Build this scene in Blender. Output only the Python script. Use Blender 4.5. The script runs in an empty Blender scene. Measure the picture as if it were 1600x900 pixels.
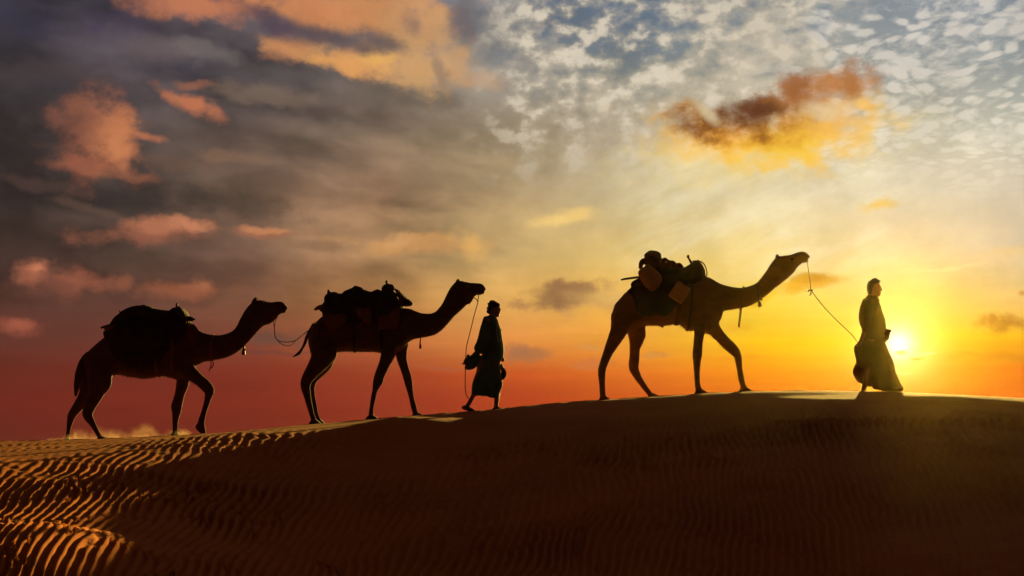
import bpy, bmesh, math, random
import numpy as np
from math import radians, sin, cos, tan, atan, atan2, pi, sqrt
from mathutils import Vector, Matrix, noise as mnoise

random.seed(7)
rng = np.random.default_rng(7)
scene = bpy.context.scene
C = scene.collection

# ------------------------------------------------------------------ camera
FPX = 2222.0            # focal length in 1600-wide pixels (50 mm on 36 mm)
HOR = 697.0             # row of the true horizon in the photograph
CAMZ = 1.6
DC = 22.6               # distance of the dune crest
cam_d = bpy.data.cameras.new("camera")
cam = bpy.data.objects.new("camera", cam_d)
C.objects.link(cam)
cam_d.lens = 50.0
cam_d.sensor_width = 36.0
cam_d.shift_y = (HOR - 450.0) / 1600.0
cam_d.clip_start = 0.1
cam_d.clip_end = 20000.0
cam.location = (0, 0, CAMZ)
cam.rotation_euler = (radians(90), 0, 0)
scene.camera = cam

# ------------------------------------------------------------------ colour and light
scene.view_settings.view_transform = 'Standard'
scene.view_settings.look = 'None'
scene.view_settings.exposure = 1.6      # exposed for the dark side of the dune
scene.view_settings.gamma = 1.0
scene.cycles.max_bounces = 6
scene.cycles.volume_bounces = 0
scene.cycles.use_denoising = True
scene.cycles.use_adaptive_sampling = True
scene.cycles.adaptive_min_samples = 64
scene.cycles.adaptive_threshold = 0.006
scene.cycles.diffuse_bounces = 2

def ang(px, py):
    a = atan((px - 800.0) / FPX)
    e = atan((HOR - py) / FPX * cos(a))
    return a, e

SUN_A, SUN_E = ang(1404, 538)
sun_d = bpy.data.lights.new("sun", 'SUN')
sun_d.energy = 5.0
sun_d.angle = radians(0.4)
sun_d.color = (1.0, 0.62, 0.13)
sun = bpy.data.objects.new("sun", sun_d)
C.objects.link(sun)
GLOW = (sin(SUN_A) * cos(SUN_E), cos(SUN_A) * cos(SUN_E), sin(SUN_E))
SUN_E = SUN_E + 0.019      # light comes a little from above the glow
sdir = Vector((sin(SUN_A) * cos(SUN_E), cos(SUN_A) * cos(SUN_E), sin(SUN_E)))
sun.rotation_euler = sdir.to_track_quat('Z', 'Y').to_euler()
sun.location = (6, 30, 12)

def lin(c):
    out = []
    for v in c[:3]:
        v = v / 255.0
        out.append(v / 12.92 if v <= 0.04045 else ((v + 0.055) / 1.055) ** 2.4)
    return (out[0], out[1], out[2], 1.0)

# node expression helper -------------------------------------------------
class G:
    """Small wrapper: writes node trees as expressions."""
    def __init__(self, tree):
        self.t = tree
    def node(self, typ, **kw):
        n = self.t.nodes.new(typ)
        for k, v in kw.items():
            setattr(n, k, v)
        return n
    def put(self, sock, v):
        if isinstance(v, bpy.types.NodeSocket):
            self.t.links.new(v, sock)
        elif isinstance(v, (tuple, list)) and len(v) == 4 and sock.type == 'VECTOR':
            sock.default_value = v[:3]
        else:
            sock.default_value = v
    def m(self, op, a, b=0.0, c=0.0, clamp=False):
        n = self.node('ShaderNodeMath', operation=op, use_clamp=clamp)
        self.put(n.inputs[0], a); self.put(n.inputs[1], b); self.put(n.inputs[2], c)
        return n.outputs[0]
    def add(self, a, b): return self.m('ADD', a, b)
    def sub(self, a, b): return self.m('SUBTRACT', a, b)
    def mul(self, a, b): return self.m('MULTIPLY', a, b)
    def mad(self, a, b, c): return self.m('MULTIPLY_ADD', a, b, c)
    def vm(self, op, a, b=(0, 0, 0)):
        n = self.node('ShaderNodeVectorMath', operation=op)
        self.put(n.inputs[0], a); self.put(n.inputs[1], b)
        return n
    def ss(self, x, lo, hi, a=0.0, b=1.0):
        n = self.node('ShaderNodeMapRange', interpolation_type='SMOOTHSTEP', clamp=True)
        for i, v in enumerate((x, lo, hi, a, b)):
            self.put(n.inputs[i], v)
        return n.outputs[0]
    def lr(self, x, lo, hi, a=0.0, b=1.0):
        n = self.node('ShaderNodeMapRange', interpolation_type='LINEAR', clamp=True)
        for i, v in enumerate((x, lo, hi, a, b)):
            self.put(n.inputs[i], v)
        return n.outputs[0]
    def mix(self, f, a, b, blend='MIX'):
        n = self.node('ShaderNodeMix', data_type='RGBA', blend_type=blend)
        self.put(n.inputs[0], f); self.put(n.inputs[6], a); self.put(n.inputs[7], b)
        return n.outputs[2]
    def xyz(self, x, y, z=0.0):
        n = self.node('ShaderNodeCombineXYZ')
        self.put(n.inputs[0], x); self.put(n.inputs[1], y); self.put(n.inputs[2], z)
        return n.outputs[0]
    def noise(self, vec, scale, detail=4.0, rough=0.5, dist=0.0, col=False):
        n = self.node('ShaderNodeTexNoise')
        self.put(n.inputs['Vector'], vec)
        n.inputs['Scale'].default_value = scale
        n.inputs['Detail'].default_value = detail
        n.inputs['Roughness'].default_value = rough
        n.inputs['Distortion'].default_value = dist
        return n.outputs['Color' if col else 'Fac']
    def sep(self, v):
        n = self.node('ShaderNodeSeparateXYZ')
        self.put(n.inputs[0], v)
        return n.outputs
    def rgb(self, x, y, z):
        n = self.node('ShaderNodeCombineColor')
        self.put(n.inputs[0], x); self.put(n.inputs[1], y); self.put(n.inputs[2], z)
        return n.outputs[0]
    def sepc(self, v):
        n = self.node('ShaderNodeSeparateColor')
        self.put(n.inputs[0], v)
        return n.outputs
    def ramp(self, f, stops, interp='LINEAR'):
        n = self.node('ShaderNodeValToRGB')
        n.color_ramp.interpolation = interp
        self.put(n.inputs[0], f)
        el = n.color_ramp.elements
        while len(el) > 1:
            el.remove(el[-1])
        el[0].position, el[0].color = stops[0]
        for p, c in stops[1:]:
            e = el.new(p); e.color = c
        return n.outputs[0]

world = bpy.data.worlds.new("World")
scene.world = world
world.use_nodes = True
world.cycles.sampling_method = 'MANUAL'
world.cycles.sample_map_resolution = 1024

def build_sky():
    t = world.node_tree
    t.nodes.clear()
    g = G(t)
    tc = g.node('ShaderNodeTexCoord')
    D = g.vm('NORMALIZE', tc.outputs['Generated']).outputs[0]
    x, y, z = g.sep(D)
    A = g.m('ARCTAN2', x, y)
    E = g.m('ARCSINE', z)
    P = 1.0 / FPX
    # ---- shared noises for ragged edges
    n1 = g.noise(D, 26.0, 5.0, 0.58, col=True)
    n1s = g.sepc(n1)
    wx = g.sub(n1s[0], 0.5); wy = g.sub(n1s[1], 0.5)
    n2 = g.noise(D, 8.0, 3.0, 0.5, col=True)
    n2s = g.sepc(n2)
    vx = g.sub(n2s[0], 0.5); vy = g.sub(n2s[1], 0.5)
    Aw = g.add(g.mad(wx, 60 * P, A), g.mul(vx, 40 * P))
    Ew = g.add(g.mad(wy, 38 * P, E), g.mul(vy, 20 * P))
    # ---- clear background gradient: rows of colours over azimuth
    cols = [-200, 0, 200, 400, 600, 800, 1000, 1200, 1400, 1600, 1900, 2300, 2900]
    rows = [
      (-120, [(50,40,42),(50,50,66),(62,58,72),(84,78,88),(100,98,108),(96,108,126),(92,112,138),(118,130,146),(120,134,152),(112,126,146),(92,100,122),(66,56,62),(52,40,42)]),
      (20,   [(50,46,58),(54,50,60),(70,62,70),(92,82,86),(112,100,98),(112,114,118),(108,120,132),(146,148,144),(140,148,156),(134,142,152),(110,110,118),(74,66,76),(54,48,58)]),
      (110,  [(48,43,46),(52,47,50),(74,66,72),(92,82,84),(116,102,94),(130,126,118),(134,136,128),(168,162,144),(168,168,160),(160,164,160),(134,124,116),(84,68,66),(54,46,48)]),
      (200,  [(46,40,40),(50,43,43),(64,56,55),(94,78,70),(120,100,82),(150,131,104),(176,162,136),(202,188,156),(200,192,166),(190,188,172),(158,142,116),(94,72,60),(54,44,42)]),
      (300,  [(50,40,36),(54,44,40),(64,54,50),(98,76,62),(136,104,78),(180,152,110),(206,188,142),(222,204,160),(222,206,174),(210,196,172),(176,148,106),(104,74,54),(58,43,38)]),
      (390,  [(62,44,38),(66,48,42),(76,58,50),(104,76,62),(152,116,80),(204,170,110),(220,188,110),(238,210,132),(232,208,156),(218,196,162),(192,150,84),(112,72,48),(66,46,40)]),
      (460,  [(72,46,38),(78,50,42),(92,60,50),(116,76,56),(172,118,68),(222,168,88),(234,182,76),(238,202,66),(230,198,106),(222,186,120),(202,142,52),(118,68,42),(76,46,38)]),
      (530,  [(88,46,38),(94,50,42),(108,56,46),(130,66,48),(180,96,54),(222,138,66),(234,156,50),(240,188,0),(238,192,6),(228,166,8),(204,124,24),(122,58,36),(90,46,38)]),
      (580,  [(98,40,32),(104,41,32),(114,44,34),(128,46,34),(158,60,36),(194,78,34),(218,106,30),(236,130,0),(234,122,0),(214,84,0),(202,92,20),(122,50,34),(104,46,38)]),
      (625,  [(104,38,30),(110,39,30),(118,40,30),(126,40,30),(144,46,32),(170,52,28),(192,62,22),(200,62,0),(210,56,0),(196,42,0),(188,68,24),(118,46,34),(108,44,36)]),
      (690,  [(98,38,30),(104,38,30),(112,38,30),(118,38,30),(134,42,30),(148,42,26),(166,46,18),(186,52,0),(194,50,0),(186,42,0),(168,58,26),(110,44,34),(102,42,34)]),
    ]
    a0, a1 = -0.62, 1.15
    f = g.lr(g.add(A, g.mul(vx, 60 * P)), a0, a1)
    col = None
    eprev = None
    Eb = g.add(E, g.mul(vy, 26 * P))
    for py, cc in reversed(rows):
        stops = []
        for px, c in zip(cols, cc):
            a = atan((px - 800) / FPX)
            stops.append(((a - a0) / (a1 - a0), lin(c)))
        r = g.ramp(f, stops, 'B_SPLINE' if False else 'LINEAR')
        e = atan((HOR - py) / FPX * 0.97)
        if col is None:
            col = r
        else:
            col = g.mix(g.lr(Eb, eprev, e), col, r)
        eprev = e
    # higher unseen sky fades to dull warm brown, set for the dune's ambient light
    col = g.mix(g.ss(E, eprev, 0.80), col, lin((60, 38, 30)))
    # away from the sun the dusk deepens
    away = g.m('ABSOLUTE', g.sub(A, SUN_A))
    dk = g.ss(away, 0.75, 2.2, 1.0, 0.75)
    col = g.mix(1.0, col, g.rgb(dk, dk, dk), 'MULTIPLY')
    # the physical sky under the cloud veil
    sky = g.node('ShaderNodeTexSky', sky_type='NISHITA')
    sky.sun_disc = False
    sky.sun_elevation = SUN_E
    sky.sun_rotation = SUN_A
    sky.dust_density = 2.0
    col = g.mix(0.0009, col, sky.outputs[0])

    # ---- planar layer coordinates (a flat cloud deck seen in perspective)
    zz = g.m('MAXIMUM', g.add(z, 0.06), 0.03)
    qx = g.m('DIVIDE', x, zz); qy = g.m('DIVIDE', y, zz)
    Q = g.xyz(qx, qy, 0.0)

    # ---- left: long soft streaks of dark stratus
    ca, sa = cos(-0.12), sin(-0.12)
    S = g.xyz(g.mul(A, 5.0), g.mad(E, 15.0, g.mul(A, 1.2)), 0.3)
    s1 = g.noise(S, 1.3, 3.5, 0.46, 0.25)
    S2 = g.xyz(g.mul(A, 8.0), g.mad(E, 19.0, g.mul(A, 1.5)), 1.7)
    s2 = g.noise(S2, 2.2, 3.5, 0.48, 0.2)
    leftm = g.ss(A, ang(1050, 0)[0], ang(500, 0)[0])
    upm = g.ss(E, ang(800, 560)[1], ang(800, 380)[1])
    k = g.mul(leftm, upm)
    br = g.ss(s1, 0.30, 0.70, -0.26, 0.48)
    br2 = g.ss(s2, 0.32, 0.70, -0.24, 0.34)
    fac = g.mad(g.add(br, br2), k, 1.0)
    col = g.mix(1.0, col, g.rgb(fac, g.mad(g.sub(fac, 1.0), 0.96, 1.0), g.mad(g.sub(fac, 1.0), 0.92, 1.0)), 'MULTIPLY')
    # faint streaks everywhere low
    s3 = g.noise(g.xyz(g.mul(A, 7.0), g.mul(E, 60.0), 4.2), 2.0, 4.0, 0.55)
    lowm = g.ss(E, ang(800, 300)[1], ang(800, 520)[1])
    f3 = g.mad(g.mul(g.sub(s3, 0.5), 0.30), lowm, 1.0)
    col = g.mix(1.0, col, g.rgb(f3, f3, f3), 'MULTIPLY')

    # ---- right: altocumulus puffs over blue gaps
    wq = g.noise(Q, 2.2, 3.0, 0.5, col=True)
    wqs = g.sepc(wq)
    rx_ = g.add(g.mul(qx, 1.0), g.mul(qy, -0.05)); ry_ = g.sub(g.mul(qy, 0.62), g.mul(qx, 0.16))
    Qr = g.xyz(g.mad(g.sub(wqs[0], .5), 0.22, rx_), g.mad(g.sub(wqs[1], .5), 0.22, ry_), 0.0)
    vor = g.node('ShaderNodeTexVoronoi', feature='SMOOTH_F1')
    g.put(vor.inputs['Vector'], Qr)
    vor.inputs['Scale'].default_value = 23.0
    vor.inputs['Smoothness'].default_value = 0.5
    cell = g.ss(vor.outputs['Distance'], 0.60, 0.16)
    pn = g.noise(Qr, 36.0, 5.0, 0.62)
    pn2 = g.noise(Qr, 3.1, 3.0, 0.5)
    puff = g.add(g.mul(cell, 0.42), g.mul(pn, 0.95))
    puff = g.add(puff, g.mul(g.sub(pn2, 0.5), 1.1))
    hi = g.ss(E, 0.75, 0.34)
    rm = g.mul(g.mul(g.mul(g.ss(g.add(A, g.mul(vx, 90 * P)), ang(1060, 0)[0], ang(1350, 0)[0]), g.ss(A, 1.3, 0.6)), g.ss(E, ang(1400, 350)[1], ang(1400, 200)[1])), hi)
    mask = g.mul(g.ss(puff, 0.40, 0.86), rm)
    gap = g.mul(g.mul(rm, g.ss(puff, 0.80, 0.36)), g.ss(E, ang(1400, 300)[1], ang(1400, 60)[1]))
    col = g.mix(g.mul(gap, 0.42), col, lin((124, 134, 138)))
    pc = g.mix(g.ss(E, ang(1400, 330)[1], ang(1400, 60)[1]), lin((238, 228, 200)), lin((214, 206, 194)))
    col = g.mix(g.mul(mask, 0.80), col, pc)
    # middle top: bigger, greyer, softer puffs
    pn3 = g.noise(g.xyz(g.mul(A, 1.0), g.mul(E, 1.35), 0.0), 54.0, 4.0, 0.52)
    pn4 = g.noise(D, 13.0, 3.0, 0.5)
    pm = g.add(g.mul(pn3, 0.8), g.mul(pn4, 0.45))
    mm = g.mul(g.mul(g.ss(A, ang(700, 0)[0], ang(860, 0)[0]), g.ss(A, ang(1380, 0)[0], ang(1220, 0)[0])),
               g.mul(hi, g.ss(E, ang(1000, 330)[1], ang(1000, 150)[1])))
    blue = g.mul(g.mul(mm, g.ss(pm, 0.60, 0.46)), g.ss(E, ang(1000, 210)[1], ang(1000, 40)[1]))
    col = g.mix(g.mul(blue, 0.42), col, lin((84, 106, 128)))
    col = g.mix(g.mul(g.mul(mm, g.ss(pm, 0.50, 0.74)), 0.66), col, lin((206, 190, 164)))
    col = g.mix(g.mul(g.mul(mm, g.ss(pn3, 0.50, 0.64)), 0.60), col, lin((226, 214, 192)))
    # wispy cirrus fan towards the sun
    rr = 0.42
    fx = g.add(g.mul(A, cos(rr)), g.mul(E, sin(rr)))
    fy = g.sub(g.mul(E, cos(rr)), g.mul(A, sin(rr)))
    w = g.noise(g.xyz(g.mul(fx, 9.0), g.mul(fy, 34.0), 0.0), 1.7, 6.0, 0.58, 0.4)
    wm = g.mul(g.mul(g.ss(A, ang(900, 0)[0], ang(1080, 0)[0]), g.ss(A, ang(1560, 0)[0], ang(1330, 0)[0])),
               g.mul(g.ss(E, ang(1200, 480)[1], ang(1200, 380)[1]), g.ss(E, ang(1200, 170)[1], ang(1200, 260)[1])))
    col = g.mix(g.mul(g.mul(wm, g.ss(w, 0.36, 0.74)), 0.45), col, lin((252, 242, 204)))

    # ---- single clouds: ragged ellipses, one over the other
    fz = g.mul(g.sub(g.noise(g.xyz(A, g.mul(E, 1.35), 0.0), 42.0, 6.0, 0.60), 0.5), 2.0)
    nblob = 0
    def blob(px, py, rx, ry, c, op=1.0, rot=0.0, soft=0.3, warp=1.0):
        nonlocal col, fz, nblob
        nblob += 1
        if nblob % 10 == 0:      # tie each batch to the one before, so the shader stays within its stack
            for k in (1.0, 0.5):
                q = g.node('ShaderNodeVectorMath', operation='MULTIPLY_ADD')
                g.put(q.inputs[0], col); q.inputs[1].default_value = (1e-7, 1e-7, 0.0); g.put(q.inputs[2], warps[k])
                warps[k] = q.outputs[0]
        a, e = ang(px, py)
        c_, s_ = cos(radians(rot)), sin(radians(rot))
        ix, iy = 1 / (rx * 1.18 * P), 1 / (ry * 1.18 * P)
        u = g.vm('DOT_PRODUCT', warps[warp], (c_ * ix, s_ * ix, -(c_ * a + s_ * e) * ix)).outputs['Value']
        v = g.vm('DOT_PRODUCT', warps[warp], (-s_ * iy, c_ * iy, (s_ * a - c_ * e) * iy)).outputs['Value']
        d = g.m('SQRT', g.mad(u, u, g.mul(v, v)))
        if warp:
            d = g.add(d, fz)
        col = g.mix(g.ss(d, 1.15, soft - 0.12, 0.0, op), col, lin(c))
    A3 = g.mad(wx, 22 * P, A); E3 = g.mad(wy, 16 * P, E)
    warps = {1.0: g.xyz(Aw, Ew, 1.0), 0.5: g.xyz(A3, E3, 1.0), 0.0: g.xyz(A, E, 1.0)}

    # dark and blue patches upper left
    blob(40, 35, 70, 22, (52, 50, 70), .45)
    blob(190, 40, 60, 20, (66, 58, 80), .4)
    blob(300, 105, 60, 16, (62, 58, 66), .7, -8)
    blob(200, 145, 110, 24, (62, 54, 55), .6)
    blob(120, 300, 190, 28, (52, 44, 42), .7, -4)
    blob(360, 315, 120, 22, (68, 58, 50), .55, -5)
    blob(20, 250, 70, 70, (46, 38, 38), .6)
    blob(30, 400, 110, 60, (58, 44, 40), .45)
    blob(640, 150, 110, 18, (112, 98, 84), .6, -5)
    blob(440, 115, 110, 14, (84, 80, 76), .5)
    blob(240, 70, 60, 26, (108, 92, 92), .5, -10)
    blob(330, 80, 60, 14, (124, 112, 108), .45, -16)
    blob(420, 150, 90, 16, (138, 116, 98), .5, -4)
    blob(250, 250, 120, 14, (112, 84, 70), .5, -5)
    blob(360, 245, 60, 10, (138, 104, 80), .5, -4)
    blob(90, 110, 120, 20, (82, 68, 68), .5, 4)
    blob(60, 285, 80, 10, (90, 68, 60), .5, -6)
    blob(150, 330, 70, 8, (104, 80, 66), .5, -14)
    # orange bank, top centre left
    blob(300, 0, 120, 26, (176, 110, 82), .85, 0)
    blob(330, 12, 90, 18, (196, 122, 84), .6, -6)
    blob(560, 10, 160, 40, (206, 142, 92), .95, -3)
    blob(470, 5, 90, 26, (204, 132, 88), .8, -10)
    blob(660, 45, 60, 70, (204, 152, 104), .85, 0)
    blob(560, 90, 120, 26, (208, 150, 96), .95, -10)
    blob(640, 105, 60, 40, (206, 160, 108), .8, -20)
    blob(710, 90, 34, 60, (202, 158, 112), .8, 10)
    blob(590, 92, 36, 16, (232, 176, 96), .8, 0, warp=.5)
    blob(520, 95, 80, 14, (226, 160, 92), .7, -8)
    blob(450, 75, 36, 24, (198, 134, 90), .7, 20)
    blob(745, 125, 50, 16, (196, 152, 112), .5, -10)
    blob(500, 52, 110, 14, (94, 80, 84), .92, -13)
    blob(420, 36, 50, 14, (84, 70, 82), .85, -20)
    blob(600, 68, 36, 14, (104, 90, 88), .85, -25)
    blob(645, 38, 18, 20, (140, 112, 96), .7, 0)
    blob(690, 110, 10, 34, (140, 118, 98), .6, 15)
    blob(735, 25, 26, 34, (98, 96, 104), .7, 0)
    # pink-orange cloud at left
    blob(160, 215, 66, 62, (150, 90, 68), .85, -30, soft=.2)
    blob(175, 205, 56, 44, (180, 110, 78), .8, -40)
    blob(182, 215, 36, 42, (200, 128, 82), .7, -10)
    blob(130, 255, 60, 12, (160, 94, 70), .7, 0)
    blob(190, 272, 56, 9, (146, 92, 68), .6, -6)
    blob(232, 212, 30, 8, (190, 114, 78), .75, -8)
    blob(120, 190, 40, 34, (122, 78, 64), .6)
    blob(298, 158, 46, 14, (196, 118, 82), .9, -22)
    blob(306, 130, 30, 8, (152, 98, 76), .7)
    # cumulus row
    blob(225, 362, 100, 20, (150, 92, 70), .85, 3, soft=.25)
    blob(250, 352, 72, 12, (184, 116, 84), .7, 0)
    blob(290, 350, 44, 10, (204, 132, 94), .6, -8)
    blob(425, 363, 58, 10, (160, 104, 76), .8, 0)
    blob(430, 358, 40, 6, (204, 136, 92), .7)
    blob(85, 442, 66, 26, (122, 74, 58), .8, -4)
    blob(60, 428, 34, 20, (170, 102, 76), .8, 0)
    blob(62, 420, 18, 9, (206, 126, 92), .7, warp=.5)
    blob(120, 440, 36, 14, (156, 92, 68), .7)
    blob(95, 446, 22, 10, (112, 68, 56), .7)
    blob(182, 438, 16, 14, (150, 90, 66), .7)
    blob(290, 452, 80, 16, (150, 88, 62), .8, 2)
    blob(318, 440, 24, 14, (172, 104, 72), .7)
    blob(20, 512, 44, 14, (144, 76, 58), .85)
    blob(30, 508, 22, 9, (164, 92, 68), .7, warp=.5)
    blob(650, 380, 110, 16, (206, 150, 92), .8, 0)
    blob(625, 372, 26, 12, (214, 160, 104), .7)
    blob(735, 380, 34, 20, (226, 172, 96), .8, -25)
    blob(885, 340, 56, 13, (244, 204, 124), .9, 8, warp=.5)
    blob(500, 385, 60, 9, (132, 98, 72), .6)
    # grey cloud by camel
    blob(900, 468, 92, 25, (200, 152, 90), .9, 2)
    blob(882, 463, 66, 20, (156, 112, 72), .9, 8)
    blob(852, 479, 48, 10, (156, 112, 72), .85)
    blob(935, 462, 44, 16, (224, 178, 98), .7)
    blob(905, 452, 34, 13, (164, 120, 78), .7)
    blob(820, 556, 48, 10, (172, 112, 72), .85, 0)
    blob(812, 548, 26, 9, (168, 112, 76), .8)
    blob(918, 572, 44, 8, (204, 118, 64), .7, 8)
    blob(915, 546, 26, 5, (212, 148, 78), .6)
    blob(1020, 556, 30, 5, (206, 138, 72), .6)
    blob(430, 552, 60, 4, (112, 64, 56), .6)
    blob(440, 528, 55, 14, (104, 74, 62), .75)
    blob(690, 575, 60, 4, (172, 92, 58), .6)
    # large burning cloud
    blob(1190, 232, 205, 56, (250, 222, 140), .75, 5, soft=.0)
    blob(1130, 218, 125, 36, (250, 190, 74), .95, -12, soft=.1)
    blob(1275, 205, 100, 50, (250, 190, 70), .97, 6, soft=.1)
    blob(1235, 225, 84, 34, (254, 204, 64), .85, 10)
    blob(1150, 203, 100, 30, (214, 138, 44), .95, -6, soft=.1)
    blob(1235, 182, 56, 34, (220, 146, 56), .8, -20, soft=.1)
    blob(1310, 180, 40, 34, (236, 178, 98), .6, -10)
    blob(1345, 160, 12, 10, (246, 190, 90), .8)
    blob(1080, 200, 48, 21, (128, 76, 42), .95, -22)
    blob(1170, 184, 82, 31, (112, 66, 36), .97, 2)
    blob(1190, 174, 56, 22, (96, 56, 34), .9, 8)
    blob(1110, 178, 26, 10, (212, 192, 152), .75, -40, warp=.5)
    blob(1285, 138, 76, 22, (184, 118, 60), .92, 8)
    blob(1240, 136, 38, 20, (160, 98, 54), .85)
    blob(1324, 122, 18, 28, (170, 112, 62), .85)
    blob(1220, 262, 30, 9, (252, 208, 110), .7)
    blob(1290, 170, 34, 12, (228, 204, 164), .6, -14)
    # small clouds round the sun
    blob(1378, 320, 30, 11, (246, 200, 96), .85, 10)
    blob(1265, 442, 62, 11, (226, 158, 30), .85, 6, warp=.5)
    blob(1262, 435, 26, 7, (206, 142, 40), .7, warp=.5)
    blob(1195, 460, 60, 10, (232, 178, 30), .7, 18)
    blob(1570, 512, 48, 15, (196, 126, 36), .9, 3)
    blob(1580, 508, 32, 10, (172, 108, 40), .75)
    blob(1595, 462, 12, 5, (206, 140, 60), .8)
    blob(1450, 570, 50, 14, (246, 142, 14), .5)
    blob(1545, 560, 60, 5, (216, 130, 24), .5)
    blob(1580, 565, 50, 5, (206, 122, 28), .55)
    blob(1585, 392, 60, 12, (244, 206, 140), .7, 6)
    blob(1470, 420, 60, 4, (250, 226, 150), .6, 3)
    blob(1160, 512, 26, 7, (228, 158, 40), .5)
    blob(1140, 560, 60, 4, (236, 140, 30), .4)

    ft = g.mad(g.add(g.mul(fz, 0.08), g.mul(g.sub(n1s[2], 0.5), 0.55)), g.ss(E, ang(800, 600)[1], ang(800, 420)[1]), 1.0)
    col = g.mix(1.0, col, g.rgb(ft, ft, ft), 'MULTIPLY')
    # ---- glow of the sun itself
    dt = g.vm("DOT_PRODUCT", D, GLOW).outputs['Value']
    th = g.m('ARCCOSINE', g.m('MINIMUM', dt, 1.0))
    def gauss(sig, amp):
        q = g.m('DIVIDE', th, sig * P)
        return g.mul(g.m('EXPONENT', g.mul(g.mul(q, q), -1.0)), amp)
    halo = g.add(gauss(150, 0.05), gauss(75, 0.25))
    core = g.add(gauss(19, 1.3), gauss(48, 0.42))
    cm = g.rgb(g.add(halo, core), g.mad(halo, 0.70, g.mul(core, 0.92)), g.mad(halo, 0.06, g.mul(core, 0.62)))
    col = g.mix(1.0, col, cm, 'ADD')
    blobc = col
    col = blobc
    for (px, py, rx, ry, c, op) in ((1408, 551, 10, 4, (240, 186, 40), .85), (1432, 559, 12, 2.5, (236, 170, 30), .8),
                                    (1440, 553, 24, 3, (255, 236, 170), .6), (1412, 582, 12, 3, (255, 236, 160), .4)):
        blob(px, py, rx, ry, c, op, 0, .3, .5 if rx > 11 else 0.0)
    # ground side of the world: dull sand light
    col = g.mix(g.ss(E, 0.0, -0.03), col, lin((70, 36, 22)))
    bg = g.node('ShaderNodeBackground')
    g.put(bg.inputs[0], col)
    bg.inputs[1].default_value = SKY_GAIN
    out = g.node('ShaderNodeOutputWorld')
    t.links.new(bg.outputs[0], out.inputs[0])

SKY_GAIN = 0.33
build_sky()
HAZE = True

# ------------------------------------------------------------------ numeric helpers
def sstep(a, b, x):
    t = np.clip((np.asarray(x, float) - a) / (b - a), 0, 1)
    return t * t * (3 - 2 * t)

_perm = rng.random(4096 * 4)
def _hash(ix, iy, iz):
    h = (ix * 374761393 + iy * 668265263 + iz * 2147483647 + 1274126177) & 0xFFFFFFFF
    h = ((h ^ (h >> 13)) * 1274126177) & 0xFFFFFFFF
    return ((h ^ (h >> 16)) & 0xFFFF) / 65535.0

def vnoise(x, y, z=0.0):
    """smooth value noise, 0..1, vectorised"""
    x, y, z = np.broadcast_arrays(np.asarray(x, float), np.asarray(y, float), np.asarray(z, float))
    ix, iy, iz = np.floor(x).astype(np.int64), np.floor(y).astype(np.int64), np.floor(z).astype(np.int64)
    fx, fy, fz = x - ix, y - iy, z - iz
    fx = fx * fx * fx * (fx * (fx * 6 - 15) + 10); fy = fy * fy * fy * (fy * (fy * 6 - 15) + 10); fz = fz * fz * (3 - 2 * fz)
    r = 0
    for a in (0, 1):
        wa = fx if a else 1 - fx
        for b in (0, 1):
            wb = fy if b else 1 - fy
            for c in (0, 1):
                wc = fz if c else 1 - fz
                r = r + wa * wb * wc * _hash(ix + a, iy + b, iz + c)
    return r

def fbm(x, y, z=0.0, o=3):
    s, a, t = 0, 1.0, 0
    for k in range(o):
        s = s + a * vnoise(x * 2 ** k + 17 * k, y * 2 ** k + 31 * k, z * 2 ** k)
        t += a; a *= 0.5
    return s / t

# ------------------------------------------------------------------ the dune
CR = [(-2600, 705), (-1400, 705), (-700, 702), (-300, 697), (-100, 692), (0, 690), (100, 688), (200, 684.5), (300, 680), (400, 672.5), (500, 662.5), (560, 658), (600, 653.5),
      (700, 646), (740, 643), (800, 637.5), (850, 632), (900, 627.5), (960, 624), (1020, 620.5), (1100, 615), (1180, 612), (1250, 611.5),
      (1340, 612), (1400, 614), (1500, 619), (1600, 624), (1750, 632), (2000, 650), (2400, 680), (3200, 705), (4400, 715)]
_cx = np.array([(p[0] - 800) / FPX * DC for p in CR]); _cz = np.array([(HOR - p[1]) / FPX * DC for p in CR])
_gx = np.linspace(-60, 60, 2401)
_gz = np.interp(_gx, _cx, _cz)
_k = np.exp(-np.linspace(-2, 2, 17) ** 2); _k /= _k.sum()
_gz = np.convolve(np.pad(_gz, 8, mode='edge'), _k, 'valid')
def crest_z(x):
    return np.interp(x, _gx, _gz)

PRINTS = [(-11.8 + 0.31 * k + 0.09 * ((k * 37) % 7 - 3) / 3, DC - 0.03 + (0.17 if k % 2 else -0.17) + 0.04 * ((k * 53) % 5 - 2) / 2) for k in range(59)]
_sx = np.arange(-40, 40.01, 0.1); _st = np.arange(0, 60.01, 0.05)
def _slope(x, t):
    xs = x + 0.27 * t
    L = 0.030 + 0.085 * sstep(10.6, 11.6, t) - 0.135 * sstep(12.8, 13.8, t) + 0.06 * sstep(15.5, 17.0, t)
    R = 0.104 - 0.04 * sstep(15.0, 19.0, t)
    w = sstep(-3.0, -0.4, xs)
    r = 0.35 + 0.9 * sstep(-1.0, 4.5, x)
    return (L * (1 - w) + R * w) * (1 - np.exp(-t / r)) 
_sg = _slope(_sx[:, None], _st[None, :])
_dg = np.concatenate([np.zeros((len(_sx), 1)), np.cumsum((_sg[:, 1:] + _sg[:, :-1]) * 0.5 * 0.05, 1)], 1)
def _drop(x, t):
    fx = np.clip((x - _sx[0]) / 0.1, 0, len(_sx) - 1.001); ft = np.clip(t / 0.05, 0, len(_st) - 1.001)
    ix = fx.astype(int); it = ft.astype(int); ax = fx - ix; at = ft - it
    return ((_dg[ix, it] * (1 - ax) + _dg[ix + 1, it] * ax) * (1 - at) + (_dg[ix, it + 1] * (1 - ax) + _dg[ix + 1, it + 1] * ax) * at)

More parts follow.
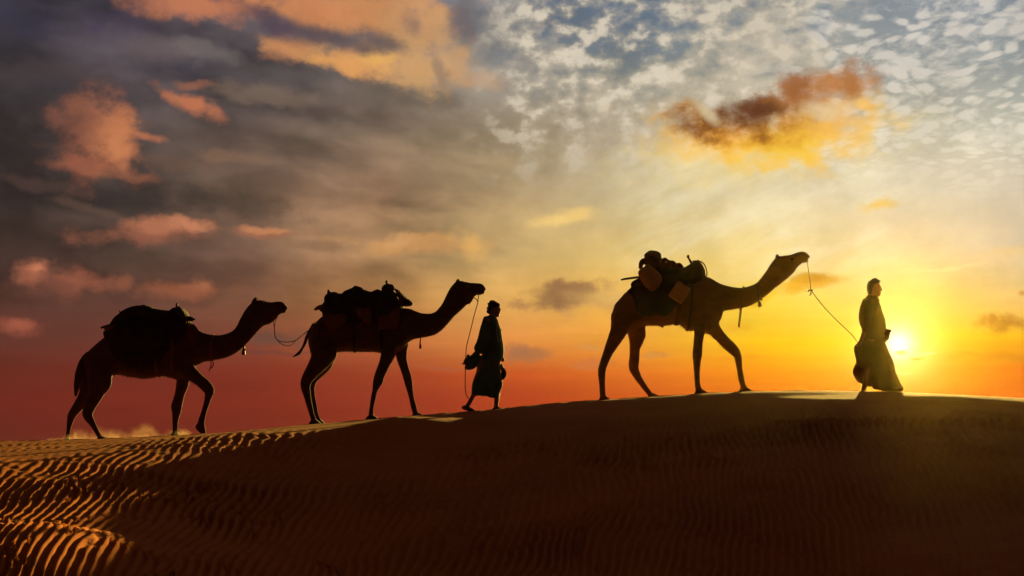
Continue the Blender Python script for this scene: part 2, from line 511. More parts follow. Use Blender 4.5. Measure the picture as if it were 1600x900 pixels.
def gbump(x, Y, cx, cy, sx, sy, h, slant=0.27):
    dx = (x - cx) - slant * (Y - cy)
    return h * np.exp(-(dx / sx) ** 2 - ((Y - cy) / sy) ** 2)

def terrain(x, Y, ripples=True):
    x = np.asarray(x, float); Y = np.asarray(Y, float)
    x, Y = np.broadcast_arrays(x, Y)
    t = DC - Y
    xs = x + 0.27 * t
    zc = crest_z(x)
    tp = np.clip(t, 0, None)
    z = zc - _drop(x, tp)
    # undulations of the face
    fade = sstep(0.5, 4.0, tp)
    und = (fbm(x * 0.42 + 5.3, Y * 0.30 + 1.7, 0.5, 2) - 0.5) * 0.13 * sstep(-3.5, 0.5, xs)
    z = z + und * fade
    z = z + gbump(x, Y, -2.62, 7.1, 0.92, 2.5, 0.47, 0.0) * (0.86 + 0.22 * vnoise(x * 1.7 + 3, Y * 1.1, 12.0))
    z = z + gbump(x, Y, -1.50, 18.9, 0.62, 1.5, 0.20, 0.3)
    # slip face behind the crest
    b = np.clip(-t, 0, None)
    fall = 0.33 * (b - 0.8 * (1 - np.exp(-b / 0.8)))
    fall = 4.2 * (1 - np.exp(-fall / 4.2))
    z = z - fall
    far = sstep(30, 90, np.hypot(x, Y - 8))
    plain = -4.6 + 1.6 * (fbm(x / 60.0 + 3, Y / 42.0 + 9, 0, 3) - 0.5)
    z = z * (1 - far) + plain * far
    if ripples:
        wob = (fbm(x * 0.9 + 3, Y * 0.45 + 8, 1.1, 2) - 0.5)
        Yk = 1 + 0.156 * (np.maximum(Y, 2.0) - 5)
        F = x / Yk - (0.075 / 0.156) * np.log(Yk) * sstep(4.2, 0.0, x) + 0.12 * wob + 0.020 * (vnoise(x * 4.1, Y * 1.9, 4.0) - 0.5) + 0.010 * (vnoise(x * 9.0, Y * 5.0, 6.0) - 0.5)
        lam = 0.040
        ph = F / lam
        j = vnoise(x * 1.3 + 40, Y * 0.8 + 11, 2.0)
        ph = ph + 1.0 * sstep(0.46, 0.54, j)             # forks where ripples join
        ph = ph + 1.0 * sstep(0.50, 0.56, vnoise(x * 2.9 + 71, Y * 1.1 + 23, 3.0)) + 0.5 * vnoise(x * 2.0 + 7, Y * 1.3, 5.0)
        u = ph - np.floor(ph)
        prof = np.where(u < 0.62, 0.5 - 0.5 * np.cos(pi * u / 0.62), 0.5 + 0.5 * np.cos(pi * (u - 0.62) / 0.38))
        amp = 0.0080 * (0.35 + 0.65 * sstep(0.25, 0.6, vnoise(x * 0.7 + 9, Y * 0.5, 7.0)))
        amp = amp * (0.55 + 0.75 * vnoise(x * 5.0 + 13, Y * 2.2 + 3, 8.0))
        amp = amp * (1 + 0.085 * (np.maximum(Y, 2.0) - 5)) * (0.12 + 0.88 * sstep(0.3, 5.0, tp) + 0.3 * sstep(0.3, 2, tp) * (1 - sstep(-4.5, -0.8, xs)))
        amp = amp * (1 - 0.8 * sstep(0.2, 1.2, b)) * sstep(60, 26, Y) * sstep(-6, 0, Y)
        amp = amp * (1 - 0.85 * sstep(2.5, 5.5, x) * (1 - sstep(3.0, 8.0, tp)))
        shade = sstep(-2.4, -0.4, xs)
        patchy = 0.50 + 0.50 * sstep(0.38, 0.62, fbm(x * 0.55 + 21, Y * 0.33 + 4, 9.0, 2))
        amp = amp * (1 - shade) * 0.66 * (1 - 0.72 * sstep(9.5, 14.5, Y)) + amp * shade * (2.4 + 1.4 * sstep(-0.5, 3.0, xs)) * patchy * sstep(3.0, 8.0, tp)
        z = z + amp * (prof - 0.5) * 2 * (1 - far)
    # prints of feet and hooves sunk along the crest, behind and under the caravan
    near = (np.abs(Y - DC) < 0.6) & (x > -12) & (x < 6.6)
    if near.any():
        xn, yn, add = x[near], Y[near], np.zeros(int(near.sum()))
        for k, (fx, fy) in enumerate(PRINTS):
            m = np.abs(xn - fx) < 0.3
            r2 = ((xn[m] - fx) / 0.085) ** 2 + ((yn[m] - fy) / 0.085) ** 2
            add[m] += -0.030 * np.exp(-r2) + 0.012 * np.exp(-((np.sqrt(r2) - 1.7) / 0.5) ** 2)
        z = z.copy(); z[near] += add
    return z + CAMZ

def ground_at(x, Y):
    return float(terrain(x, Y, False))

# ------------------------------------------------------------------ materials
def new_mat(name):
    m = bpy.data.materials.new(name); m.use_nodes = True
    t = m.node_tree
    g = G(t)
    bs = t.nodes['Principled BSDF']
    return m, g, bs

def noisy(name, c1, c2, scale=8.0, rough=0.85, bump=0.3, bscale=60.0, bdist=0.01, spec=0.25, sheen=0.0, stretch=(1, 1, 1), trans=0.0):
    m, g, bs = new_mat(name)
    tc = g.node('ShaderNodeTexCoord').outputs['Object']
    mp = g.node('ShaderNodeMapping'); g.put(mp.inputs['Vector'], tc); mp.inputs['Scale'].default_value = stretch
    n = g.noise(mp.outputs[0], scale, 5.0, 0.6)
    col = g.mix(g.ss(n, 0.32, 0.68), (*c1, 1), (*c2, 1))
    g.put(bs.inputs['Base Color'], col)
    bs.inputs['Roughness'].default_value = rough
    bs.inputs['Specular IOR Level'].default_value = spec
    bs.inputs['Sheen Weight'].default_value = sheen
    b = g.node('ShaderNodeBump'); b.inputs['Strength'].default_value = bump; b.inputs['Distance'].default_value = bdist
    g.put(b.inputs['Height'], g.noise(mp.outputs[0], bscale, 3.0, 0.6))
    g.t.links.new(b.outputs[0], bs.inputs['Normal'])
    if trans > 0:
        tr = g.node('ShaderNodeBsdfTranslucent'); g.put(tr.inputs[0], col)
        mx = g.node('ShaderNodeMixShader'); mx.inputs[0].default_value = trans
        out = [n_ for n_ in g.t.nodes if n_.type == 'OUTPUT_MATERIAL'][0]
        g.t.links.new(bs.outputs[0], mx.inputs[1]); g.t.links.new(tr.outputs[0], mx.inputs[2])
        g.t.links.new(mx.outputs[0], out.inputs[0])
    return m

def sand_material():
    m, g, bs = new_mat("sand")
    geo = g.node('ShaderNodeNewGeometry')
    P = geo.outputs['Position']
    n = g.noise(P, 0.5, 4.0, 0.55)
    nf = g.noise(P, 7.0, 4.0, 0.6)
    col = g.mix(g.ss(n, 0.3, 0.7), (0.50, 0.145, 0.014, 1), (0.41, 0.112, 0.010, 1))
    col = g.mix(g.mul(g.ss(nf, 0.45, 0.75), 0.35), col, (0.52, 0.20, 0.030, 1))
    grain = g.noise(P, 260.0, 2.0, 0.7)
    col = g.mix(g.mul(g.ss(grain, 0.56, 0.72), 0.5), col, (0.24, 0.11, 0.03, 1))
    g.put(bs.inputs['Base Color'], col)
    bs.inputs['Roughness'].default_value = 0.9
    bs.inputs['Specular IOR Level'].default_value = 0.03
    h = g.add(g.mul(g.noise(P, 38.0, 4.0, 0.6), 0.6), g.mul(grain, 0.35))
    b = g.node('ShaderNodeBump'); b.inputs['Strength'].default_value = 0.6; b.inputs['Distance'].default_value = 0.015
    g.put(b.inputs['Height'], h)
    g.t.links.new(b.outputs[0], bs.inputs['Normal'])
    return m

MS = {}
MS['sand'] = sand_material()

def mesh_obj(name, verts, faces, mat, parent=None, smooth=True):
    me = bpy.data.meshes.new(name)
    me.from_pydata(verts, [], faces)
    me.validate()
    if smooth:
        me.polygons.foreach_set('use_smooth', [True] * len(me.polygons))
    if mat: me.materials.append(mat)
    o = bpy.data.objects.new(name, me)
    C.objects.link(o)
    if parent is not None: o.parent = parent
    return o

def build_ground():
    u = list(np.arange(-0.56, 0.5601, 0.0013))
    step = 0.003; v = 0.56; side = []
    while v < 8:
        v += step; side.append(v); step *= 1.09
    u = np.array([-a for a in reversed(side)] + u + side)
    Y = list(np.arange(2.0, 24.6, 0.065))
    s, y = 0.07, 24.6
    up = []
    while y < 3500:
        up.append(y); y += s; s *= 1.08
    dn = []; s, y = 0.08, 2.0
    while y > -60:
        y -= s; dn.append(y); s *= 1.12
    Y = np.array(list(reversed(dn)) + Y + up)
    # more rows right at the crest
    extra = np.arange(21.6, 23.4, 0.065) + 0.0325
    Y = np.sort(np.concatenate([Y, extra]))
    W = 5 + np.abs(Y - 2)
    X = u[None, :] * W[:, None]
    YY = np.repeat(Y[:, None], len(u), 1)
    Z = terrain(X, YY)
    nr, nc = X.shape
    co = np.stack([X, YY, Z], -1).reshape(-1, 3).astype(np.float32)
    idx = np.arange(nr * nc).reshape(nr, nc)
    f = np.stack([idx[:-1, :-1], idx[:-1, 1:], idx[1:, 1:], idx[1:, :-1]], -1).reshape(-1, 4)
    me = bpy.data.meshes.new('sand_dune')
    me.vertices.add(len(co)); me.vertices.foreach_set('co', co.ravel())
    me.loops.add(f.size); me.loops.foreach_set('vertex_index', f.ravel().astype(np.int32))
    me.polygons.add(len(f))
    me.polygons.foreach_set('loop_start', (np.arange(len(f)) * 4).astype(np.int32))
    me.polygons.foreach_set('loop_total', np.full(len(f), 4, np.int32))
    me.polygons.foreach_set('use_smooth', np.ones(len(f), bool))
    me.update(calc_edges=True)
    me.materials.append(MS['sand'])
    o = bpy.data.objects.new('sand_dune', me); C.objects.link(o)
    o['kind'] = 'structure'
    return o
build_ground()

def build_haze():
    bm = bmesh.new()
    bmesh.ops.create_cube(bm, size=1.0)
    lo, hi = Vector((-9000, -3600, -5.0)), Vector((9000, 4600, 4.95))
    for v in bm.verts:
        v.co = Vector(((lo[k] if v.co[k] < 0 else hi[k]) for k in range(3)))
    me = bpy.data.meshes.new('haze'); bm.to_mesh(me); bm.free()
    m = bpy.data.materials.new('haze'); m.use_nodes = True
    t = m.node_tree; t.nodes.clear()
    g = G(t)
    pv = g.node('ShaderNodeVolumePrincipled')
    pv.inputs['Color'].default_value = (0.29, 0.255, 0.07, 1)
    pv.inputs['Density'].default_value = 0.00009
    pv.inputs['Anisotropy'].default_value = 0.94
    out = g.node('ShaderNodeOutputMaterial')
    t.links.new(pv.outputs[0], out.inputs['Volume'])
    me.materials.append(m)
    o = bpy.data.objects.new('haze', me); C.objects.link(o)
    o['kind'] = 'stuff'
if HAZE:
    build_haze()

# ------------------------------------------------------------------ modelling from silhouettes
M_PX = FPX / DC                      # photo pixels per metre at the crest

class Z:
    """coordinates measured in an enlarged crop of the photograph"""
    def __init__(self, ox, oy, s): self.ox, self.oy, self.s = ox, oy, s
    def m(self, x, y):
        px = self.ox + x / self.s; py = self.oy + y / self.s
        return (px - 800) / M_PX, CAMZ + (HOR - py) / M_PX

def cr(P, n):
    """Catmull-Rom resample of rows of numbers"""
    P = np.array(P, float)
    if len(P) < 2: return P
    Q = np.vstack([2 * P[0] - P[1], P, 2 * P[-1] - P[-2]])
    out = []
    for i in range(1, len(Q) - 2):
        for k in range(n):
            t = k / n
            a, b, c, d = Q[i - 1], Q[i], Q[i + 1], Q[i + 2]
            out.append(0.5 * ((2 * b) + (c - a) * t + (2 * a - 5 * b + 4 * c - d) * t * t + (3 * b - a - 3 * c + d) * t ** 3))
    out.append(P[-1])
    return np.array(out)

class Form:
    """closed swept volumes that are fused into one skin"""
    def __init__(self): self.v = []; self.f = []
    def rings(self, R, caps=True):
        base = len(self.v); n = len(R[0])
        for r in R: self.v.extend([tuple(p) for p in r])
        for i in range(len(R) - 1):
            for k in range(n):
                a = base + i * n + k; b = base + i * n + (k + 1) % n
                self.f.append((a, b, b + n, a + n))
        for ring, rev in ((0, True), (len(R) - 1, False)):
            c = np.mean(R[ring], 0)
            self.v.append(tuple(c)); ci = len(self.v) - 1
            for k in range(n):
                a = base + ring * n + k; b = base + ring * n + (k + 1) % n
                self.f.append((b, a, ci) if rev else (a, b, ci))
    def slab(self, z, S, yo=0.0, n=22, sub=5, power=2.0, cap=0.55):
        """stations (ax, ay, bx, by, half depth[, y]) : edge points A and B seen in the photo"""
        rows = []
        for s in S:
            ax, az = z.m(s[0], s[1]); bx, bz = z.m(s[2], s[3])
            rows.append((ax, az, bx, bz, s[4], s[5] if len(s) > 5 else yo))
        P = cr(rows, sub)
        P[:, 4] = np.maximum(P[:, 4], 0.004)
        # rounded ends
        def endrow(p, q, k):
            r = p.copy()
            ca, cb = (p[0] + p[2]) / 2, (p[1] + p[3]) / 2
            da, db = (q[0] + q[2]) / 2, (q[1] + q[3]) / 2
            L = math.hypot(ca - da, cb - db) + 1e-9
            h = min(math.hypot(p[0] - p[2], p[1] - p[3]) / 2, p[4]) * cap
            ux, uz = (ca - da) / L, (cb - db) / L
            rr = []
            for a in (0.5, 0.8, 0.97):
                sc = math.sqrt(1 - a * a)
                e = p.copy()
                e[0] = ca + (p[0] - ca) * sc + ux * h * a; e[2] = ca + (p[2] - ca) * sc + ux * h * a
                e[1] = cb + (p[1] - cb) * sc + uz * h * a; e[3] = cb + (p[3] - cb) * sc + uz * h * a
                e[4] = p[4] * sc
                rr.append(e)
            return rr
        if cap > 0:
            P = np.vstack([endrow(P[0], P[1], 0)[::-1], P, endrow(P[-1], P[-2], 0)])
        R = []
        for p in P:
            cx, cz = (p[0] + p[2]) / 2, (p[1] + p[3]) / 2
            hx, hz = (p[0] - p[2]) / 2, (p[1] - p[3]) / 2
            ring = []
            for k in range(n):
                a = 2 * pi * k / n
                c, s_ = cos(a), sin(a)
                if power != 2.0:
                    c = math.copysign(abs(c) ** (2 / power), c); s_ = math.copysign(abs(s_) ** (2 / power), s_)
                ring.append((cx + hx * c, p[5] + p[4] * s_, cz + hz * c))
            R.append(ring)
        self.rings(R)
    def limb(self, z, S, yo=0.0, ratio=0.42, n=16, sub=5, cap=0.9):
        """stations (x, y, width[, y offset]) : centre line with the width seen in the photo"""
        S = [tuple(s) + ((yo,) if len(s) < 4 else ()) for s in S]
        P = cr(S, sub)
        st = []
        for i in range(len(P)):
            a = P[max(i - 1, 0)]; b = P[min(i + 1, len(P) - 1)]
            tx, ty = b[0] - a[0], b[1] - a[1]
            L = math.hypot(tx, ty) + 1e-9
            nx, ny = -ty / L, tx / L
            w = P[i][2] / 2
            st.append((P[i][0] + nx * w, P[i][1] + ny * w, P[i][0] - nx * w, P[i][1] - ny * w,
                       P[i][2] / z.s / M_PX * ratio, P[i][3]))
        self.slab(z, st, n=n, sub=1, cap=cap)
    def tube(self, P, r, n=8, sub=4):
        """3-D tube through points (x, y, z); r number or list"""
        r = r if isinstance(r, (list, tuple)) else [r] * len(P)
        Q = cr([tuple(p) + (q,) for p, q in zip(P, r)], sub)
        R = []
        for i in range(len(Q)):
            t = Vector(Q[min(i + 1, len(Q) - 1)][:3] - Q[max(i - 1, 0)][:3]).normalized()
            u = t.cross(Vector((0.3, 1, 0.2))).normalized(); w = t.cross(u)
            R.append([tuple(Vector(Q[i][:3]) + (u * cos(2 * pi * k / n) + w * sin(2 * pi * k / n)) * Q[i][3]) for k in range(n)])
        self.rings(R)
    def ball(self, c, r, n=14):
        rx, ry, rz = r if isinstance(r, (tuple, list)) else (r, r, r)
        R = []
        for i in range(1, n // 2 + 1):
            a = pi * i / (n // 2 + 1)
            R.append([(c[0] + rx * sin(a) * cos(2 * pi * k / n), c[1] + ry * sin(a) * sin(2 * pi * k / n), c[2] + rz * cos(a)) for k in range(n)])
        self.rings(R)
    def build(self, name, mat, parent=None, voxel=None, smooth=2, disp=0.0, dscale=8.0, fold=None, org=None):
        V = np.array(self.v, float)
        if org is None and parent is not None:
            r = parent
            while r.parent is not None: r = r.parent
            org = r.location
        org = Vector(org) if org is not None else Vector((0, 0, 0))
        me = bpy.data.meshes.new(name)
        me.from_pydata([tuple(Vector(v) - org) for v in self.v], [], self.f)
        o = bpy.data.objects.new(name, me); C.objects.link(o)
        if voxel:
            bmx = bmesh.new(); bmx.from_mesh(me); bmesh.ops.recalc_face_normals(bmx, faces=bmx.faces); bmx.to_mesh(me); bmx.free()
            md = o.modifiers.new('skin', 'REMESH'); md.mode = 'VOXEL'; md.voxel_size = voxel; md.use_smooth_shade = True
            if smooth:
                sm = o.modifiers.new('smooth', 'SMOOTH'); sm.factor = 0.5; sm.iterations = smooth
            dg = bpy.context.evaluated_depsgraph_get()
            m2 = bpy.data.meshes.new_from_object(o.evaluated_get(dg))
            o.modifiers.clear(); o.data = m2; m2.name = name
            bpy.data.meshes.remove(me); me = m2
        if disp or fold:
            nv = len(me.vertices)
            co = np.empty(nv * 3); me.vertices.foreach_get('co', co); co = co.reshape(-1, 3)
            no = np.empty(nv * 3, np.float32); me.vertices.foreach_get('normal', no); no = no.reshape(-1, 3)
            d = 0
            if disp:
                d = (fbm(co[:, 0] * dscale + 11, co[:, 1] * dscale + 5, co[:, 2] * dscale + 3, 3) - 0.5) * 2 * disp
            if fold:
                d = d + fold(co + np.array(org))
            co = co + no * np.reshape(d, (-1, 1))
            me.vertices.foreach_set('co', co.astype(np.float32).ravel())
        me.polygons.foreach_set('use_smooth', [True] * len(me.polygons))
        me.materials.append(mat)
        me.update()
        if parent is not None: o.parent = parent
        else: o.location = org
        return o

def thing(name, label, cat, loc, group=None):
    o = bpy.data.objects.new(name, None); C.objects.link(o)
    o.location = loc; o.empty_display_size = 0.2
    o['label'] = label; o['category'] = cat
    if group: o['group'] = group
    bpy.context.view_layer.update()
    return o
def tag(o, label, cat, group=None):
    o['label'] = label; o['category'] = cat
    if group: o['group'] = group
    return o
def base_at(z, x, y, dy=0.0):
    wx, wz = z.m(x, y)
    return (wx, DC + dy, wz)

def px3(px, py, y):
    """world point whose picture at the crest plane is (px, py), y metres behind the crest (negative: nearer)"""
    return ((px - 800) / M_PX, DC + y, CAMZ + (HOR - py) / M_PX)

# materials of the figures
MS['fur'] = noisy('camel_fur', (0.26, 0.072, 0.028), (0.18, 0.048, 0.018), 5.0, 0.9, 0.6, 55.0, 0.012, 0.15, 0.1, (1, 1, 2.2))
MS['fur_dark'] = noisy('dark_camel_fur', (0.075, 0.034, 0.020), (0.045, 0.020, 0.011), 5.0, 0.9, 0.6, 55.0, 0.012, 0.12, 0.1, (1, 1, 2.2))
MS['eye'] = noisy('eye', (0.01, 0.008, 0.006), (0.012, 0.01, 0.008), 5.0, 0.15, 0.0, 10, 0.001, 0.6)
MS['black_cloth'] = noisy('black_cloth', (0.018, 0.013, 0.012), (0.030, 0.020, 0.016), 6.0, 0.95, 0.5, 90.0, 0.006, 0.1)
MS['brown_cloth'] = noisy('brown_cloth', (0.13, 0.05, 0.022), (0.085, 0.034, 0.016), 7.0, 0.95, 0.5, 110.0, 0.005, 0.1)
MS['red_cloth'] = noisy('red_cloth', (0.16, 0.030, 0.018), (0.09, 0.022, 0.014), 9.0, 0.95, 0.5, 110.0, 0.005, 0.1)
MS['tan_cloth'] = noisy('tan_cloth', (0.42, 0.22, 0.085), (0.32, 0.16, 0.06), 5.0, 0.95, 0.6, 140.0, 0.004, 0.1)
MS['grey_cloth'] = noisy('grey_cloth', (0.22, 0.13, 0.08), (0.15, 0.085, 0.05), 6.0, 0.95, 0.5, 120.0, 0.005, 0.1)
MS['plastic'] = noisy('yellow_plastic', (0.62, 0.30, 0.055), (0.50, 0.24, 0.045), 4.0, 0.5, 0.15, 30.0, 0.003, 0.4)
MS['wood'] = noisy('wood', (0.14, 0.075, 0.035), (0.08, 0.042, 0.02), 9.0, 0.7, 0.4, 40.0, 0.004, 0.3, 0, (1, 6, 6))
MS['rope'] = noisy('rope', (0.22, 0.12, 0.06), (0.14, 0.075, 0.04), 30.0, 0.9, 0.5, 200.0, 0.003, 0.1)
MS['red_rope'] = noisy('red_rope', (0.30, 0.07, 0.05), (0.20, 0.045, 0.035), 30.0, 0.9, 0.5, 200.0, 0.003, 0.1)
MS['metal'] = noisy('dull_brass', (0.20, 0.12, 0.05), (0.12, 0.07, 0.03), 9.0, 0.45, 0.2, 60.0, 0.002, 0.5)
MS['skin'] = noisy('skin', (0.17, 0.075, 0.040), (0.14, 0.060, 0.032), 12.0, 0.6, 0.2, 120.0, 0.002, 0.3)
MS['hair'] = noisy('hair', (0.012, 0.009, 0.007), (0.02, 0.014, 0.01), 20.0, 0.6, 0.6, 120.0, 0.006, 0.3, 0, (1, 1, 3))
MS['teal_cloth'] = noisy('teal_cloth', (0.018, 0.075, 0.062), (0.012, 0.050, 0.044), 5.0, 0.9, 0.4, 90.0, 0.005, 0.15, 0.0, (1, 1, 1), 0.04)
MS['shawl'] = noisy('pale_shawl', (0.30, 0.30, 0.26), (0.20, 0.21, 0.18), 7.0, 0.95, 0.5, 110.0, 0.005, 0.1)
MS['olive_cloth'] = noisy('olive_shirt_cloth', (0.07, 0.045, 0.02), (0.05, 0.032, 0.015), 5.0, 0.95, 0.4, 90.0, 0.005, 0.1, 0.0, (1, 1, 1), 0.0)
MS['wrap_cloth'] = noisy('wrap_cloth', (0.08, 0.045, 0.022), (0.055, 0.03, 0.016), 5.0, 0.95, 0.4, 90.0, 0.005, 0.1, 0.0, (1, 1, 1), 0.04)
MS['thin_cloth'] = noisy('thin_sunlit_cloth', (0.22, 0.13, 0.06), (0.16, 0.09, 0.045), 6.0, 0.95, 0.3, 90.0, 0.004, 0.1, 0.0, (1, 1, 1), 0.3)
MS['leather'] = noisy('worn_leather', (0.06, 0.035, 0.022), (0.035, 0.02, 0.013), 12.0, 0.6, 0.4, 60.0, 0.003, 0.3)

VOX = 0.016
NY, FY = -0.17, 0.17            # near and far legs

def ear(f, z, pts, y):
    f.limb(z, pts, yo=y, ratio=0.30, n=10, sub=3)

def foot(f, z, cx, cy, w, y, fwd=1.0):
    """broad two-toed pad, cy at the sole"""
    h = 0.075 * M_PX * z.s
    for t in (-1, 1):
        f.slab(z, [(cx - 0.5 * w, cy - 0.6 * h, cx - 0.5 * w, cy, 0.045, y + 0.018 * t),
                   (cx - 0.2 * w, cy - 1.15 * h, cx - 0.2 * w, cy + 0.06 * h, 0.055, y + 0.028 * t),
                   (cx + 0.2 * w, cy - 0.9 * h, cx + 0.2 * w, cy + 0.06 * h, 0.052, y + 0.036 * t),
                   (cx + 0.5 * w, cy - 0.30 * h, cx + 0.5 * w, cy + 0.04 * h, 0.028, y + 0.042 * t)], n=12, sub=3)

def camel_eye(root, z, x, y, hw):
    for s in (-1, 1):
        f = Form(); wx, wz = z.m(x, y)
        f.ball((wx, root.location.y + s * hw, wz), (0.022, 0.014, 0.020), 10)
        f.build('eye', MS['eye'], root)

def shift_forms(f, y):
    f.v = [(a, b + y, c) for a, b, c in f.v]

# ---------------- first camel, at the left
Z1 = Z(80, 440, 3.4625); Z1L = Z(90, 530, 5.454); Z1D = Z(150, 460, 6.428); Z1H = Z(360, 450, 7.5)
def camel_left():
    root = thing('camel', 'dark loaded camel farthest left with one front leg lifted, roped to the camel ahead', 'camel',
                 base_at(Z1, 450, 850), 'loaded camels walking along the dune crest')
    f = Form()
    f.slab(Z1, [(180, 405, 190, 470, .09), (208, 372, 215, 540, .19), (265, 322, 280, 545, .25), (340, 268, 352, 505, .29), (430, 222, 440, 520, .33),
                (520, 205, 520, 527, .34), (600, 215, 598, 513, .33), (680, 228, 670, 526, .30), (740, 235, 725, 510, .26),
                (790, 258, 780, 462, .22), (832, 278, 832, 434, .17)], sub=4)
    f.slab(Z1, [(780, 258, 770, 440, .16), (832, 278, 838, 434, .155), (870, 287, 884, 425, .14), (925, 288, 942, 414, .125), (972, 272, 1000, 388, .115), (1000, 246, 1052, 345, .105),
                (1022, 203, 1104, 285, .095), (1044, 163, 1150, 242, .09), (1070, 128, 1190, 226, .092), (1092, 112, 1210, 208, .10),
                (1122, 100, 1222, 196, .105), (1152, 105, 1236, 180, .095), (1185, 112, 1248, 172, .08), (1218, 108, 1256, 170, .07),
                (1243, 108, 1264, 158, .062), (1260, 116, 1272, 154, .056), (1274, 132, 1279, 150, .034)], sub=4, cap=.5)
    f.slab(Z1, [(1222, 150, 1226, 182, .05), (1250, 155, 1250, 172, .045), (1269, 158, 1265, 168, .03)], n=12)      # lower lip
    for y in (-0.05, 0.05):
        ear(f, Z1, [(1098, 116, 26), (1104, 100, 22), (1112, 88, 12)], y)
    f.limb(Z1H, [(262, 165, 36), (256, 150, 22)], ratio=.5)
    # hind legs
    f.limb(Z1L, [(255, 190, 150, .10), (248, 330, 170, .14), (215, 470, 128, FY), (150, 570, 92, FY), (97, 640, 76, FY), (80, 700, 56, FY), (64, 780, 38, FY), (54, 850, 38, FY), (52, 880, 48, FY)])
    f.limb(Z1L, [(400, 150, 190, -.10), (385, 290, 210, -.13), (372, 400, 178, NY), (350, 480, 126, NY), (305, 575, 96, NY), (283, 645, 88, NY), (320, 715, 60, NY), (355, 775, 43, NY), (394, 845, 40, NY), (410, 872, 48, NY)])
    f.limb(Z1L, [(455, 300, 60, -.15), (452, 390, 62, -.16), (428, 445, 40, -.16)], ratio=.6)
    foot(f, Z1L, 62, 884, 95, FY); foot(f, Z1L, 420, 872, 100, NY)
    # front legs
    f.limb(Z1L, [(1070, 180, 150, .08), (1058, 330, 118, .11), (1042, 400, 104, .13), (1020, 480, 86, .14), (998, 570, 94, .14), (994, 620, 78, .14), (986, 690, 52, .14), (984, 760, 46, .14), (984, 812, 54, .14)])
    foot(f, Z1L, 992, 832, 95, .14)
    f.limb(Z1L, [(1050, 150, 210, -.08), (1100, 240, 160, -.12), (1160, 300, 124, -.15), (1225, 350, 100, -.16), (1288, 408, 98, -.16), (1312, 450, 84, -.16), (1296, 520, 56, -.16), (1270, 610, 46, -.16),
                 (1250, 680, 54, -.16), (1238, 740, 62, -.16)])
    f.slab(Z1L, [(1200, 730, 1268, 720, .05, -.16), (1193, 756, 1276, 745, .06, -.16), (1210, 780, 1282, 775, .065, -.16), (1240, 804, 1286, 800, .05, -.16)], n=14)
    shift_forms(f, root.location.y)
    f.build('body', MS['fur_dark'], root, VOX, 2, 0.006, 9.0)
    # tail with its tuft
    g = Form()
    g.limb(Z1L, [(262, 118, 34, .0), (228, 170, 50, -.03), (198, 250, 58, -.05), (180, 340, 54, -.06), (172, 420, 48, -.06), (162, 480, 22, -.05)], ratio=.45)
    shift_forms(g, root.location.y)
    g.build('tail', MS['fur_dark'], root, 0.012, 1, 0.006, 20)
    camel_eye(root, Z1H, 395, 190, .098)
    # tuft of long red-brown hair in front of the saddle
    h = Form()
    for k in range(46):
        u = rng.random(); y0 = -0.05 - 0.20 * u
        x0 = 930 + 60 * rng.random(); yy = 290 + 30 * rng.random() + 60 * u
        L = 90 + 60 * rng.random(); dx = 35 + 45 * rng.random()
        p = [Z1D.m(x0, yy), Z1D.m(x0 + dx * .6, yy + L * .45), Z1D.m(x0 + dx, yy + L)]
        h.tube([(p[0][0], root.location.y + y0, p[0][1]), (p[1][0], root.location.y + y0 - .05, p[1][1]), (p[2][0], root.location.y + y0 - .045, p[2][1])], [.011, .009, .003], 5, 3)
    h.build('hair_tuft', MS['red_cloth'], root)
    return root

